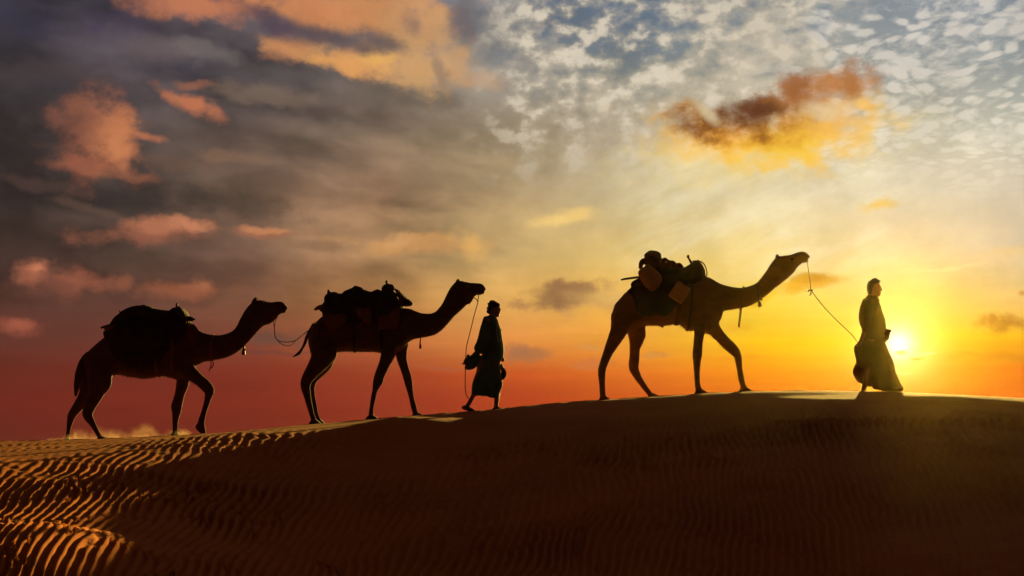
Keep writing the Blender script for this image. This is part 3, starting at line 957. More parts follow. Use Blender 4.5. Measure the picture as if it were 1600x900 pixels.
# ---------------- second camel
Z2 = Z(440, 420, 3.4625); Z2L = Z(450, 500, 5.296); Z2D = Z(480, 430, 7.5); Z2H = Z(640, 425, 6.923)
def camel_middle():
    root = thing('camel', 'dark loaded camel in the middle of the caravan with its tail swung out behind', 'camel',
                 base_at(Z2, 420, 820), 'loaded camels walking along the dune crest')
    f = Form()
    f.slab(Z2, [(163, 335, 166, 450, .11), (190, 285, 200, 500, .21), (235, 248, 250, 488, .27), (300, 225, 304, 452, .30), (380, 205, 390, 450, .33),
                (450, 190, 460, 450, .34), (520, 195, 515, 452, .33), (590, 200, 580, 462, .30), (650, 212, 640, 445, .25),
                (692, 215, 690, 395, .20), (722, 229, 722, 378, .16)], sub=4)
    f.slab(Z2, [(660, 212, 650, 400, .16), (722, 229, 718, 380, .155), (757, 239, 757, 374, .14), (802, 242, 830, 357, .125), (835, 230, 882, 318, .115), (862, 198, 926, 265, .10),
                (883, 160, 966, 230, .095), (900, 122, 1004, 194, .095), (924, 88, 1030, 178, .10), (950, 68, 1038, 160, .108),
                (980, 66, 1046, 150, .105), (1012, 75, 1054, 142, .09), (1045, 77, 1062, 132, .08), (1074, 79, 1072, 126, .07),
                (1092, 88, 1088, 122, .062), (1103, 102, 1102, 118, .036)], sub=4, cap=.5)
    f.slab(Z2, [(1045, 118, 1045, 142, .05), (1075, 124, 1072, 142, .045), (1098, 125, 1094, 135, .028)], n=12)
    for y in (-0.05, 0.05):
        ear(f, Z2H, [(520, 110, 44), (526, 88, 34), (524, 74, 14)], y)
    f.limb(Z2H, [(635, 330, 44), (650, 338, 26)], ratio=.6)
    f.limb(Z2L, [(300, 100, 220, -.08), (300, 230, 222, -.12), (292, 310, 196, -.14), (258, 370, 150, NY), (210, 435, 118, NY), (168, 500, 96, NY), (158, 560, 80, NY), (174, 640, 60, NY), (196, 730, 50, NY), (212, 790, 42, NY), (230, 840, 48, NY)])
    f.limb(Z2L, [(300, 130, 200, .08), (288, 320, 180, .13), (245, 410, 120, FY), (196, 480, 88, FY), (176, 550, 70, FY), (190, 640, 54, FY), (210, 730, 44, FY), (222, 790, 42, FY), (244, 838, 46, FY)])
    f.limb(Z2L, [(385, 240, 70, -.15), (380, 300, 66, -.16), (350, 350, 44, -.16)], ratio=.6)
    foot(f, Z2L, 238, 866, 90, NY); foot(f, Z2L, 252, 864, 90, FY)
    f.limb(Z2L, [(860, 120, 200, -.08), (850, 220, 160, -.12), (835, 290, 116, -.14), (800, 380, 94, -.15), (765, 465, 86, -.15), (752, 515, 84, -.15), (730, 575, 50, -.15), (711, 660, 42, -.15), (698, 740, 40, -.15), (694, 796, 44, -.15)])
    foot(f, Z2L, 706, 830, 100, -.15)
    f.limb(Z2L, [(935, 130, 160, .08), (932, 220, 112, .11), (934, 300, 90, .13), (955, 390, 72, .14), (982, 470, 72, .14), (995, 530, 66, .14), (1012, 620, 44, .14), (1030, 700, 48, .14), (1046, 760, 46, .14)])
    f.limb(Z2L, [(1012, 478, 14, .14), (1016, 510, 16, .14), (1010, 540, 10, .14)], ratio=.8)
    foot(f, Z2L, 1074, 806, 100, .14)
    shift_forms(f, root.location.y)
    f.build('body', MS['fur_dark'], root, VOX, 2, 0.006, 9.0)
    g = Form()
    g.limb(Z2L, [(215, 40, 34), (190, 85, 36), (160, 135, 32), (140, 190, 26), (120, 232, 24), (95, 270, 28), (66, 292, 20), (44, 306, 12)], ratio=.45)
    shift_forms(g, root.location.y)
    g.build('tail', MS['fur_dark'], root, 0.010, 1, 0.005, 25)
    camel_eye(root, Z2H, 640, 160, .095)
    return root

# ---------------- third camel
Z3 = Z(900, 370, 3.3325); Z3L = Z(920, 480, 5.625); Z3D = Z(960, 380, 7.5); Z3H = Z(1130, 380, 6.427)
def camel_right():
    root = thing('camel', 'reddish brown camel farthest right and highest on the crest, neck stretched forward to the rope', 'camel',
                 base_at(Z3, 440, 830), 'loaded camels walking along the dune crest')
    f = Form()
    f.slab(Z3, [(193, 385, 205, 480, .10), (222, 330, 240, 505, .20), (272, 278, 290, 495, .27), (335, 238, 345, 466, .30), (400, 215, 410, 464, .33),
                (470, 200, 480, 462, .34), (540, 195, 532, 455, .33), (600, 192, 588, 492, .30), (652, 200, 640, 486, .26),
                (700, 214, 700, 500, .23), (735, 236, 742, 450, .18)], sub=4)
    f.slab(Z3, [(680, 210, 690, 430, .17), (735, 237, 735, 405, .165), (772, 251, 770, 386, .15), (822, 263, 830, 376, .135), (870, 264, 885, 366, .12), (905, 256, 928, 348, .115), (935, 243, 966, 326, .105),
                (960, 218, 1010, 290, .10), (985, 186, 1055, 252, .095), (1008, 150, 1092, 225, .095), (1030, 120, 1118, 203, .102),
                (1056, 102, 1138, 182, .105), (1086, 98, 1152, 160, .095), (1115, 95, 1168, 146, .085), (1145, 84, 1180, 133, .08), (1174, 76, 1188, 126, .074),
                (1196, 81, 1200, 122, .066), (1214, 97, 1212, 113, .04)], sub=4, cap=.5)
    f.slab(Z3, [(1165, 110, 1176, 136, .05), (1190, 116, 1192, 136, .045), (1206, 120, 1206, 131, .028)], n=12)
    for y in (-0.05, 0.05):
        ear(f, Z3H, [(545, 150, 46), (540, 128, 34), (530, 110, 12)], y)
    f.limb(Z3L, [(330, 20, 230, -.08), (310, 90, 225, -.12), (275, 180, 160, NY), (225, 280, 128, NY), (168, 395, 92, NY), (126, 500, 74, NY), (108, 580, 70, NY), (112, 680, 54, NY), (115, 760, 54, NY), (118, 800, 56, NY)])
    foot(f, Z3L, 136, 830, 104, NY)
    f.limb(Z3L, [(400, 20, 200, .08), (410, 120, 190, .11), (425, 200, 168, .14), (428, 275, 136, FY), (414, 360, 96, FY), (408, 450, 90, FY), (404, 530, 92, FY), (440, 610, 66, FY), (488, 685, 54, FY), (540, 752, 46, FY), (556, 775, 50, FY)])
    f.limb(Z3L, [(470, 170, 60, .13), (480, 240, 62, .15), (460, 300, 40, .15)], ratio=.6)
    foot(f, Z3L, 582, 798, 100, FY)
    f.limb(Z3L, [(960, 20, 200, -.08), (960, 120, 150, -.12), (962, 210, 100, -.15), (950, 320, 82, -.15), (943, 420, 88, -.15), (940, 490, 66, -.15), (940, 590, 52, -.15), (944, 680, 52, -.15), (955, 730, 60, -.15)])
    foot(f, Z3L, 978, 768, 112, -.15)
    f.limb(Z3L, [(1060, 40, 180, .06), (1080, 120, 160, .09), (1115, 195, 116, .12), (1190, 280, 100, .14), (1280, 370, 96, .14), (1320, 425, 72, .14), (1335, 520, 54, .14), (1350, 620, 56, .14), (1366, 680, 48, .14), (1380, 712, 62, .14)])
    f.limb(Z3L, [(1040, 150, 90, .0), (1055, 200, 84, .02), (1075, 225, 40, .04)], ratio=.9)
    foot(f, Z3L, 1390, 744, 110, .14)
    f.limb(Z3, [(440, 455, 26, 0), (448, 466, 16, 0), (449, 474, 6, 0)], ratio=.6)
    shift_forms(f, root.location.y)
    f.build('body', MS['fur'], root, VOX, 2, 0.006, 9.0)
    g = Form()
    g.limb(Z3L, [(262, -20, 26, 0), (234, 30, 26, 0), (220, 60, 24, -.02), (208, 110, 22, -.03), (196, 190, 14, -.03), (190, 240, 6, -.03)], ratio=.5)
    shift_forms(g, root.location.y)
    g.build('tail', MS['fur'], root, 0.010, 1, 0.004, 25)
    camel_eye(root, Z3H, 680, 170, .092)
    return root

def fringe(root, n, zmin, seed):
    """short shaggy hair standing off the skin"""
    body = [c for c in root.children if c.name.startswith('body')][0]
    me = body.data; r = np.random.default_rng(seed)
    co = np.empty(len(me.vertices) * 3); me.vertices.foreach_get('co', co); co = co.reshape(-1, 3)
    no = np.empty(len(me.vertices) * 3, np.float32); me.vertices.foreach_get('normal', no); no = no.reshape(-1, 3)
    ok = np.where(co[:, 2] > zmin)[0]
    pick = r.choice(ok, n)
    V, F = [], []
    for i in pick:
        p, q = Vector(co[i]), Vector(no[i])
        L = 0.012 + 0.018 * r.random()
        if q.z < -0.2: L *= 1.5
        d = (q * 0.8 + Vector((-0.5 + 0.3 * r.random(), 0.3 * (r.random() - .5), -0.7))).normalized()
        s_ = d.cross(q).normalized() * 0.0035
        b = len(V)
        V += [tuple(p - s_ - q * .004), tuple(p + s_ - q * .004), tuple(p + d * L), tuple(p - q * .006)]
        F += [(b, b + 1, b + 2), (b + 1, b + 3, b + 2), (b + 3, b, b + 2)]
    o = mesh_obj('fur_tufts', V, F, me.materials[0], root)
    o['kind'] = 'stuff'

camel_a = camel_left()
camel_b = camel_middle()
camel_c = camel_right()
fringe(camel_a, 5200, 0.75, 1); fringe(camel_b, 5200, 0.75, 2); fringe(camel_c, 5200, 0.75, 3)

# ------------------------------------------------------------------ loads
def folds(kx, kz, amp, ph=0.0):
    """soft creases running down the cloth"""
    def fn(p):
        w = fbm(p[:, 0] * 2.1 + ph, p[:, 1] * 2.1, p[:, 2] * 2.1, 2) * 4
        s = np.sin(p[:, 0] * kx + p[:, 2] * kz + w + ph)
        s2 = np.sin(p[:, 0] * kx * 1.9 - p[:, 2] * kz * 0.6 + w * 1.6 + ph * 2)
        return amp * (np.abs(s) ** 0.7 * np.sign(s) * 0.6 + 0.4 * s2)
    return fn

def grounded(o, lab=None, cat=None, group=None):
    if lab: tag(o, lab, cat, group)
    return o

def band(root, name, z, pts, yfun, mat, w=0.02, r=None):
    f = Form()
    f.tube([(z.m(x, y)[0], DC + yy, z.m(x, y)[1]) for (x, y), yy in zip(pts, yfun)], w if r is None else r, 8, 4)
    return f.build(name, mat, root)

def ring_around(z, xt, yt, xb, yb, hw, rr=0.012, n=36, y0=0.0, wide=1.0):
    """closed cord round a neck or belly, through top point and bottom point"""
    ax, az = z.m(xt, yt); bx, bz = z.m(xb, yb)
    cx, cz = (ax + bx) / 2, (az + bz) / 2; hx, hz = (ax - bx) / 2, (az - bz) / 2
    d = Vector((hz, 0, -hx)).normalized()
    f = Form(); R = []
    for i in range(n + 1):
        a = 2 * pi * i / n
        c = Vector((cx + hx * cos(a), DC + y0 + hw * sin(a), cz + hz * cos(a)))
        nrm = Vector((hx * cos(a), hw * sin(a), hz * cos(a))).normalized()
        R.append([tuple(c + nrm * (rr * cos(2 * pi * k / 8)) + d * (rr * wide * sin(2 * pi * k / 8))) for k in range(8)])
    f.rings(R)
    return f

def sack(root_none, name, z, S, y, mat, vox=0.014, disp=0.02, fold=None, smooth=2, power=2.4, org=None):
    f = Form(); f.slab(z, S, yo=DC + y, power=power, n=26, sub=5)
    return f.build(name, mat, root_none, vox, smooth, disp, 7.0, fold, org=org)

def pommel(root, z, base, tip, y=0.0, knob=0.028, r=0.017):
    bx, bz = z.m(*base); tx, tz = z.m(*tip)
    f = Form()
    f.tube([(bx, DC + y, bz), ((bx + tx) / 2 - 0.004, DC + y, (bz + tz) / 2), (tx, DC + y, tz)], [r * 1.5, r, r * .8], 10, 4)
    f.ball((tx, DC + y, tz), (knob * .8, knob * .8, knob * 1.1), 12)
    return f.build('pommel', MS['wood'], root)

# ---- camel at the right: saddle with blanket, pads, pommel, girth
sc = thing('saddle', 'dark saddle with black blanket and knobbed pommel on the reddish brown right-hand camel', 'saddle', base_at(Z3, 440, 250))
f = Form()
f.slab(Z3D, [(150, 560, 215, 700, .18, DC), (215, 500, 235, 860, .33, DC), (330, 480, 330, 900, .365, DC), (460, 450, 460, 905, .385, DC), (600, 450, 590, 900, .385, DC),
             (690, 450, 690, 830, .372, DC), (790, 480, 760, 700, .35, DC), (900, 500, 860, 580, .30, DC)], power=2.6, n=40)
f.build('blanket', MS['black_cloth'], sc, 0.016, 2, 0.012, 6, folds(14, 2, 0.008))
f = Form()
f.slab(Z3D, [(210, 470, 240, 560, .22, DC), (300, 400, 300, 580, .32, DC), (460, 330, 460, 570, .37, DC), (600, 285, 600, 560, .38, DC), (740, 290, 740, 530, .38, DC),
             (830, 275, 850, 535, .37, DC), (900, 230, 930, 530, .34, DC), (960, 230, 990, 500, .28, DC), (1010, 280, 1025, 460, .20, DC), (1050, 350, 1040, 420, .10, DC)], power=2.3, n=36)
f.build('pad', MS['black_cloth'], sc, 0.016, 2, 0.028, 6, folds(18, 6, 0.014, 1.2))
f = Form()
for k in range(5):
    x = 560 + k * 42; y = 205 + 17 * k + (k % 2) * 8
    f.limb(Z3D, [(x - 20, y + 70, 60), (x, y + 15, 66), (x + 34, y + 10, 58), (x + 46, y + 60, 60)], yo=DC - 0.05 * (k % 3), ratio=2.2)
f.build('blanket_roll', MS['red_cloth'], sc, 0.014, 1, 0.016, 11, folds(30, 10, 0.008))
for k, (dx, w) in enumerate(((0, 26), (34, 20), (66, 16))):
    f = Form()
    f.limb(Z3D, [(905 + dx * .6, 228, w), (960 + dx * .8, 265, w), (1000 + dx * .7, 330, w), (1012 + dx * .6, 400, w), (990 + dx * .3, 445, w)], yo=DC - .20 - .05 * k, ratio=.5)
    f.build('strap', MS['brown_cloth'], sc, 0.009, 1, 0.004, 20)
    f = Form()
    f.limb(Z3D, [(905 + dx * .6, 228, w), (960 + dx * .8, 262, w), (1005 + dx * .7, 330, w), (1040, 390, w)], yo=DC + .10 - .05 * k, ratio=.5)
    f.build('strap', MS['brown_cloth'], sc, 0.009, 1, 0.004, 20)
pommel(sc, Z3D, (905, 235), (864, 158))
ring_around(Z3, 530, 196, 522, 459, .358, .012, wide=3.2).build('girth', MS['red_cloth'], sc)
ring_around(Z3, 600, 196, 578, 488, .325, .010, wide=2.0).build('girth', MS['brown_cloth'], sc)

o = sack(None, 'sack', Z3D, [(320, 315, 395, 315, .06), (248, 350, 445, 345, .13), (238, 400, 500, 400, .17), (262, 460, 522, 450, .18), (305, 515, 505, 515, .17), (345, 560, 470, 560, .13), (385, 583, 425, 583, .07)],
         -0.42, MS['tan_cloth'], 0.013, 0.022, folds(16, 9, 0.011, .4), org=base_at(Z3D, 380, 590, -.42))
tag(o, 'bulging tan cloth sack hung at the rear of the right-hand camel saddle', 'sack')
cb = thing('cloth_bundle', 'knotted bundle of rolled cloth, topmost of the load on the right-hand camel', 'bundle', base_at(Z3D, 430, 330))
f = Form()
f.limb(Z3D, [(378, 205, 60), (372, 150, 74), (400, 138, 78), (450, 140, 84), (500, 165, 96), (545, 205, 60)], yo=DC - .06, ratio=1.3)
f.limb(Z3D, [(362, 108, 16), (376, 122, 26), (392, 140, 30)], yo=DC - .06, ratio=.9)
f.limb(Z3D, [(540, 180, 40), (560, 205, 40), (556, 250, 40)], yo=DC - .02, ratio=1.4)
f.build('cloth_roll', MS['grey_cloth'], cb, 0.012, 1, 0.02, 10, folds(26, 14, 0.013, 2.0))
f = Form()
f.limb(Z3D, [(300, 300, 60), (310, 240, 70), (350, 225, 80), (400, 240, 90), (430, 300, 90), (400, 340, 80)], yo=DC - .12, ratio=1.2)
f.limb(Z3D, [(400, 190, 90), (460, 230, 110), (520, 290, 110)], yo=DC - .02, ratio=1.3)
f.build('lower_cloth', MS['brown_cloth'], cb, 0.013, 1, 0.022, 9, folds(22, 12, 0.013, 5.0))
# stick
def stick(z, a, b, r, y, lab, mat=MS['wood'], name='wooden_stick', ya=0.0):
    f = Form(); ax, az = z.m(*a); bx, bz = z.m(*b)
    f.tube([(ax, DC + y + ya, az), (ax + (bx - ax) * .3, DC + y + ya * .7, az + (bz - az) * .3 + .004), (bx, DC + y, bz)], [r * .75, r, r * 1.05], 10, 4)
    o = f.build(name, mat, None, org=(bx, DC + y, bz))
    tag(o, lab, 'stick')
stick(Z3D, (68, 443), (290, 410), 0.017, -0.16, 'thick wooden stick poking out behind the load of the right-hand camel')
# jerry can
def canister():
    r = thing('water_canister', 'yellow plastic water canister with handle slung on the side of the right-hand camel', 'canister', base_at(Z3D, 700, 745, -.44))
    co = [Z3D.m(*p) for p in ((692, 502), (852, 566), (748, 745), (594, 648))]
    bm = bmesh.new()
    vs = []
    for y in (-.52, -.37):
        vs.append([bm.verts.new((x, DC + y, zz)) for x, zz in co])
    bm.faces.new(vs[0]); bm.faces.new(vs[1][::-1])
    for k in range(4):
        bm.faces.new((vs[0][k], vs[1][k], vs[1][(k + 1) % 4], vs[0][(k + 1) % 4]))
    bmesh.ops.recalc_face_normals(bm, faces=bm.faces)
    bmesh.ops.bevel(bm, geom=bm.edges[:], offset=.022, segments=3, profile=.5, affect='EDGES')
    me = bpy.data.meshes.new('tank'); bm.to_mesh(me); bm.free()
    for v in me.vertices: v.co -= Vector(r.location)
    me.polygons.foreach_set('use_smooth', [True] * len(me.polygons)); me.materials.append(MS['plastic'])
    o = bpy.data.objects.new('tank', me); C.objects.link(o); o.parent = r
    P = [Z3D.m(*p) for p in ((700, 530), (700, 498), (722, 496), (756, 516), (766, 550))]
    f = Form(); f.tube([(x, DC - .45, zz) for x, zz in P], .010, 8, 4); f.build('handle', MS['plastic'], r)
    P = [Z3D.m(*p) for p in ((812, 556), (822, 536))]
    f = Form(); f.tube([(P[0][0], DC - .445, P[0][1]), (P[1][0], DC - .445, P[1][1])], [.026, .024], 14, 2); f.build('cap', MS['black_cloth'], r)
    f = Form()
    for x0, y0, x1, y1 in ((640, 640, 735, 700), (700, 545, 800, 590)):
        a = Z3D.m(x0, y0); b = Z3D.m(x1, y1)
        f.tube([(a[0], DC - .521, a[1]), (b[0], DC - .521, b[1])], .006, 6, 2)
    f.build('moulded_rib', MS['plastic'], r)
canister()
# neck cord with plaited end, collar and bell
r = thing('neck_cord', 'red cord with plaited hanging end round the neck of the right-hand camel', 'cord', base_at(Z3H, 160, 850))
ring_around(Z3H, 203, 438, 172, 668, .137, .011).build('loop', MS['red_rope'], r)
f = Form()
for s in (-1, 1):
    P = []
    for i in range(15):
        t = i / 14
        x = 176 - 22 * t; y = 655 + 180 * t
        P.append(Z3H.m(x + s * 9 * cos(i * pi / 2 * 1.0) * (1 if t < .95 else .2), y) + (s * .009 * sin(i * pi / 2),))
    f.tube([(a, DC - .03 + c, b) for a, b, c in P], .0075, 6, 3)
a = Z3H.m(155, 828); f.ball((a[0], DC - .03, a[1]), (.018, .016, .024), 10)
a = Z3H.m(158, 845); f.ball((a[0], DC - .03, a[1]), (.010, .010, .012), 8)
f.build('plait', MS['red_rope'], r)
r = thing('bell_collar', 'thin collar with small brass bell high on the neck of the right-hand camel', 'collar', base_at(Z3H, 364, 645))
ring_around(Z3H, 322, 408, 356, 592, .110, .007).build('collar', MS['leather'], r)
f = Form()
a = Z3H.m(362, 585); b = Z3H.m(365, 612); c = Z3H.m(366, 638)
f.tube([(a[0], DC - .0, a[1]), (b[0], DC, b[1]), (c[0], DC, c[1])], [.020, .027, .031], 12, 3)
bl = f.build('bell', MS['metal'], r)
f = Form(); d = Z3H.m(362, 655); f.ball((d[0], DC, d[1] + .004), .008, 8); f.tube([(d[0], DC, d[1]), (c[0], DC, c[1])], .003, 6, 2)
k = f.build('clapper', MS['metal'], r); k.parent = bl
f = Form(); a = Z3H.m(372, 572); f.ball((a[0], DC - .09, a[1]), (.022, .012, .018), 8); f.build('buckle', MS['metal'], r)

# ---- middle camel
sb = thing('saddle', 'dark saddle with knobbed pommel, front flap and brown side cloths on the middle camel', 'saddle', base_at(Z2, 400, 250))
f = Form()
f.slab(Z2D, [(150, 390, 190, 440, .14, DC), (205, 340, 215, 500, .26, DC), (250, 300, 260, 560, .33, DC), (330, 290, 340, 620, .36, DC), (450, 280, 450, 640, .37, DC), (600, 270, 600, 650, .38, DC),
             (750, 270, 750, 640, .37, DC), (900, 260, 900, 620, .34, DC), (1020, 260, 1020, 560, .30, DC), (1100, 300, 1080, 470, .22, DC)], power=2.5, n=40)
f.build('blanket', MS['black_cloth'], sb, 0.016, 2, 0.014, 6, folds(14, 2, 0.008, 2))
f = Form()
f.limb(Z2D, [(200, 375, 50), (245, 330, 80), (330, 330, 170), (450, 300, 180), (560, 300, 200), (680, 300, 180), (790, 290, 170), (900, 300, 190), (1000, 320, 170), (1060, 350, 90)], yo=DC, ratio=1.45)
f.build('pad', MS['black_cloth'], sb, 0.016, 2, 0.026, 6, folds(18, 6, 0.012, .2))
f = Form()
f.limb(Z2D, [(890, 200, 40), (910, 160, 70), (950, 150, 95), (990, 165, 60), (1012, 150, 26)], yo=DC, ratio=1.3)
f.limb(Z2D, [(870, 230, 60), (940, 220, 120), (1010, 240, 90)], yo=DC, ratio=1.6)
f.limb(Z2D, [(965, 115, 22), (990, 125, 34), (1008, 140, 20)], yo=DC - .02, ratio=1.0)
f.build('front_pad', MS['black_cloth'], sb, 0.012, 1, 0.016, 12)
pommel(sb, Z2D, (950, 140), (930, 80), knob=.026, r=.020)
f = Form()
f.slab(Z2D, [(1030, 168, 1040, 200, .12, DC), (1060, 168, 1055, 250, .17, DC), (1095, 185, 1085, 300, .19, DC), (1130, 220, 1112, 345, .20, DC), (1170, 265, 1135, 365, .20, DC), (1205, 300, 1170, 365, .18, DC), (1236, 325, 1215, 352, .12, DC)], n=26)
f.build('front_flap', MS['black_cloth'], sb, 0.012, 1, 0.012, 9)
for k in range(3):
    f = Form()
    f.limb(Z2D, [(1030 + 18 * k, 170 + 10 * k, 16), (1070 + 20 * k, 240, 14), (1095 + 18 * k, 330, 14), (1100 + 18 * k, 430, 12)], yo=DC - .22 - .02 * k, ratio=.5)
    f.build('strap', MS['brown_cloth'], sb, 0.009, 1)
# brown side cloths: hanging triangles of sacking
def hang(root, z, poly, y, name, mat, bulge=0.035, lab=None):
    """a hanging cloth with thickness: polygon of crop points, bulging off the flank"""
    P = [z.m(*p) for p in poly]
    cx = sum(p[0] for p in P) / len(P); cz = sum(p[1] for p in P) / len(P)
    f = Form(); R = []
    dense = []
    for i in range(len(P)):
        a, b = P[i], P[(i + 1) % len(P)]
        for k in range(5):
            t = k / 5
            dense.append((a[0] + (b[0] - a[0]) * t, a[1] + (b[1] - a[1]) * t))
    for s, yy in ((0.2, -bulge), (0.55, -bulge * .93), (0.85, -bulge * .66), (0.97, -bulge * .3), (1.0, 0.0), (0.97, 0.012), (0.5, 0.03)):
        R.append([(cx + (x - cx) * s, DC + y + yy, cz + (zz - cz) * s) for x, zz in dense])
    f.rings(R)
    return f.build(name, mat, root, 0.011, 1, 0.012, 9, folds(30, 5, 0.007, cx))
hang(sb, Z2D, [(205, 470), (330, 480), (520, 480), (490, 560), (400, 650), (320, 712), (290, 690), (245, 590)], -0.365, 'side_cloth', MS['brown_cloth'])
hang(sb, Z2D, [(585, 420), (640, 405), (780, 420), (770, 610), (690, 580), (620, 500)], -0.395, 'side_cloth', MS['brown_cloth'])
hang(sb, Z2D, [(850, 520), (980, 470), (1090, 400), (1120, 420), (1100, 560), (1070, 665), (960, 660), (850, 668)], -0.335, 'side_cloth', MS['brown_cloth'])
ring_around(Z2, 560, 200, 545, 458, .342, .010, wide=2.2).build('girth', MS['black_cloth'], sb)
ring_around(Z2, 410, 210, 398, 452, .348, .010, wide=2.0).build('girth', MS['black_cloth'], sb)
f = Form()
P = [(890, 285), (905, 240), (950, 215), (985, 185), (1000, 172)]
f.tube([(Z2L.m(x, y)[0], DC - .235 + .02 * i, Z2L.m(x, y)[1]) for i, (x, y) in enumerate(P)], .013, 8, 4)
f.build('breast_strap', MS['grey_cloth'], sb)
cbm = thing('cloth_bundle', 'long lumpy black bundle of cloth lashed over the hump of the middle camel', 'bundle', base_at(Z2D, 560, 280))
f = Form()
f.limb(Z2D, [(240, 330, 60), (270, 270, 110), (330, 260, 110), (420, 270, 90), (500, 230, 130), (590, 210, 150), (660, 240, 140), (740, 240, 110), (810, 225, 100), (860, 235, 80)], yo=DC - .02, ratio=1.3)
f.limb(Z2D, [(248, 172, 10), (262, 205, 40), (285, 235, 70)], yo=DC - .02, ratio=.8)
f.limb(Z2D, [(305, 215, 40), (345, 232, 60), (372, 250, 40)], yo=DC - .04, ratio=1.2)
f.build('cloth_roll', MS['black_cloth'], cbm, 0.013, 1, 0.022, 8, folds(20, 8, 0.012, 3.0))
f = Form()
for x, y0 in ((420, 240), (600, 150), (760, 200)):
    ax, az = Z2D.m(x, y0); bx, bz = Z2D.m(x + 6, 330)
f2 = ring_around(Z2D, 505, 180, 515, 330, .15, .009); f2.build('lashing', MS['rope'], cbm)
ring_around(Z2D, 665, 184, 660, 330, .15, .009).build('lashing', MS['rope'], cbm)
rb = sack(None, 'rolled_mat', Z2D, [(92, 405, 100, 420, .06), (130, 372, 140, 412, .10), (180, 352, 195, 405, .12), (230, 345, 240, 410, .12), (300, 345, 300, 420, .10)], -.1, MS['brown_cloth'], 0.011, 0.008, org=base_at(Z2D, 200, 410, -.1))
tag(rb, 'short rolled mat sticking out behind the load of the middle camel', 'mat')
r = thing('neck_cord', 'dark cord with small tassel round the neck of the middle camel', 'cord', base_at(Z2H, 118, 830))
ring_around(Z2H, 130, 446, 124, 713, .132, .008).build('loop', MS['leather'], r)
f = Form(); P = [Z2H.m(*p) for p in ((122, 712), (116, 750), (114, 785))]
f.tube([(a, DC - .02, b) for a, b in P], [.009, .010, .013], 8, 3); a = Z2H.m(117, 795); f.tube([(a[0], DC - .02, a[1] + .02), (a[0], DC - .02, a[1] - .025), (a[0] + .003, DC - .02, a[1] - .052)], [.014, .021, .018], 10, 3)
f.build('tassel', MS['red_rope'], r)

# ---- left camel
sa = thing('saddle', 'dark saddle with stubby pommel on the farthest left camel, black blanket down to its belly', 'saddle', base_at(Z1, 500, 250))
f = Form()
f.slab(Z1D, [(100, 370, 150, 520, .20, DC), (170, 340, 190, 640, .31, DC), (250, 280, 260, 720, .36, DC), (380, 240, 390, 780, .385, DC), (520, 220, 520, 800, .39, DC), (660, 230, 650, 770, .37, DC),
             (770, 240, 750, 700, .34, DC), (860, 250, 840, 620, .29, DC), (930, 290, 900, 500, .22, DC)], power=2.7, n=40)
f.build('blanket', MS['black_cloth'], sa, 0.016, 2, 0.014, 6, folds(14, 2, 0.009, 4))
f = Form()
f.limb(Z1D, [(760, 230, 80), (800, 190, 100), (850, 190, 110), (890, 225, 90), (915, 280, 70)], yo=DC, ratio=1.7)
f.build('front_pad', MS['black_cloth'], sa, 0.012, 1, 0.014, 10)
f = Form()
f.limb(Z1D, [(940, 232, 26), (965, 250, 50), (985, 252, 30), (1004, 252, 10)], yo=DC - .04, ratio=1.0)
f.build('front_flap', MS['black_cloth'], sa, 0.010, 1)
pommel(sa, Z1D, (822, 150), (812, 104), knob=.026, r=.020)
f = Form()
f.limb(Z1D, [(830, 128, 16), (860, 140, 18), (885, 165, 16), (905, 205, 16), (925, 245, 18), (928, 300, 18), (925, 350, 14)], yo=DC - .17, ratio=.6)
f.build('strap', MS['red_cloth'], sa, 0.010, 1)
f = Form()
f.limb(Z1D, [(822, 145, 14), (850, 165, 16), (890, 180, 14)], yo=DC - .20, ratio=.6)
f.build('strap', MS['red_cloth'], sa, 0.011, 1)
ring_around(Z1, 586, 215, 588, 515, .366, .010, wide=3.0).build('girth', MS['brown_cloth'], sa)
ring_around(Z1, 684, 235, 672, 526, .325, .010, wide=2.6).build('girth', MS['brown_cloth'], sa)
ca_ = thing('cloth_bundle', 'high rounded black bundle covering the hump of the farthest left camel', 'bundle', base_at(Z1D, 480, 260))
f = Form()
f.limb(Z1D, [(180, 330, 80), (240, 270, 110), (320, 230, 140), (410, 195, 150), (490, 185, 150), (560, 205, 150), (640, 220, 140), (720, 225, 130), (770, 230, 90)], yo=DC, ratio=1.6)
f.build('cloth_roll', MS['black_cloth'], ca_, 0.014, 2, 0.016, 7, folds(16, 6, 0.010, 6.0))
f = Form()
f.limb(Z1D, [(215, 250, 40), (245, 235, 40), (265, 212, 24), (254, 186, 14), (242, 162, 10)], yo=DC - .05, ratio=.9)
f.build('knotted_end', MS['black_cloth'], ca_, 0.009, 1)
f = Form()
f.limb(Z1D, [(560, 130, 8), (590, 150, 10), (630, 162, 8), (680, 168, 6)], yo=DC - .10, ratio=.8)
f.build('lashing', MS['rope'], ca_)
stick(Z1D, (60, 340), (270, 285), 0.022, -0.06, 'thick dark pole sticking out behind the load of the farthest left camel')
rb = sack(None, 'rolled_mat', Z1D, [(112, 350, 120, 372, .08), (150, 325, 155, 385, .13), (210, 300, 215, 390, .15), (280, 290, 280, 400, .15)], -.12, MS['brown_cloth'], 0.011, 0.008, org=base_at(Z1D, 200, 390, -.12))
tag(rb, 'rolled mat under the pole at the rear of the farthest left camel', 'mat')
r = thing('neck_cord', 'thin red cord with two loose ends round the neck of the farthest left camel', 'cord', base_at(Z1, 870, 485))
ring_around(Z1, 884, 287, 868, 428, .148, .007).build('loop', MS['red_rope'], r)
f = Form()
for pts in (((866, 426), (868, 448), (862, 470), (857, 484)), ((872, 426), (880, 440), (877, 458), (868, 470))):
    f.tube([(Z1.m(*p)[0], DC - .03, Z1.m(*p)[1]) for p in pts], .009, 7, 4)
f.build('loose_end', MS['red_rope'], r)
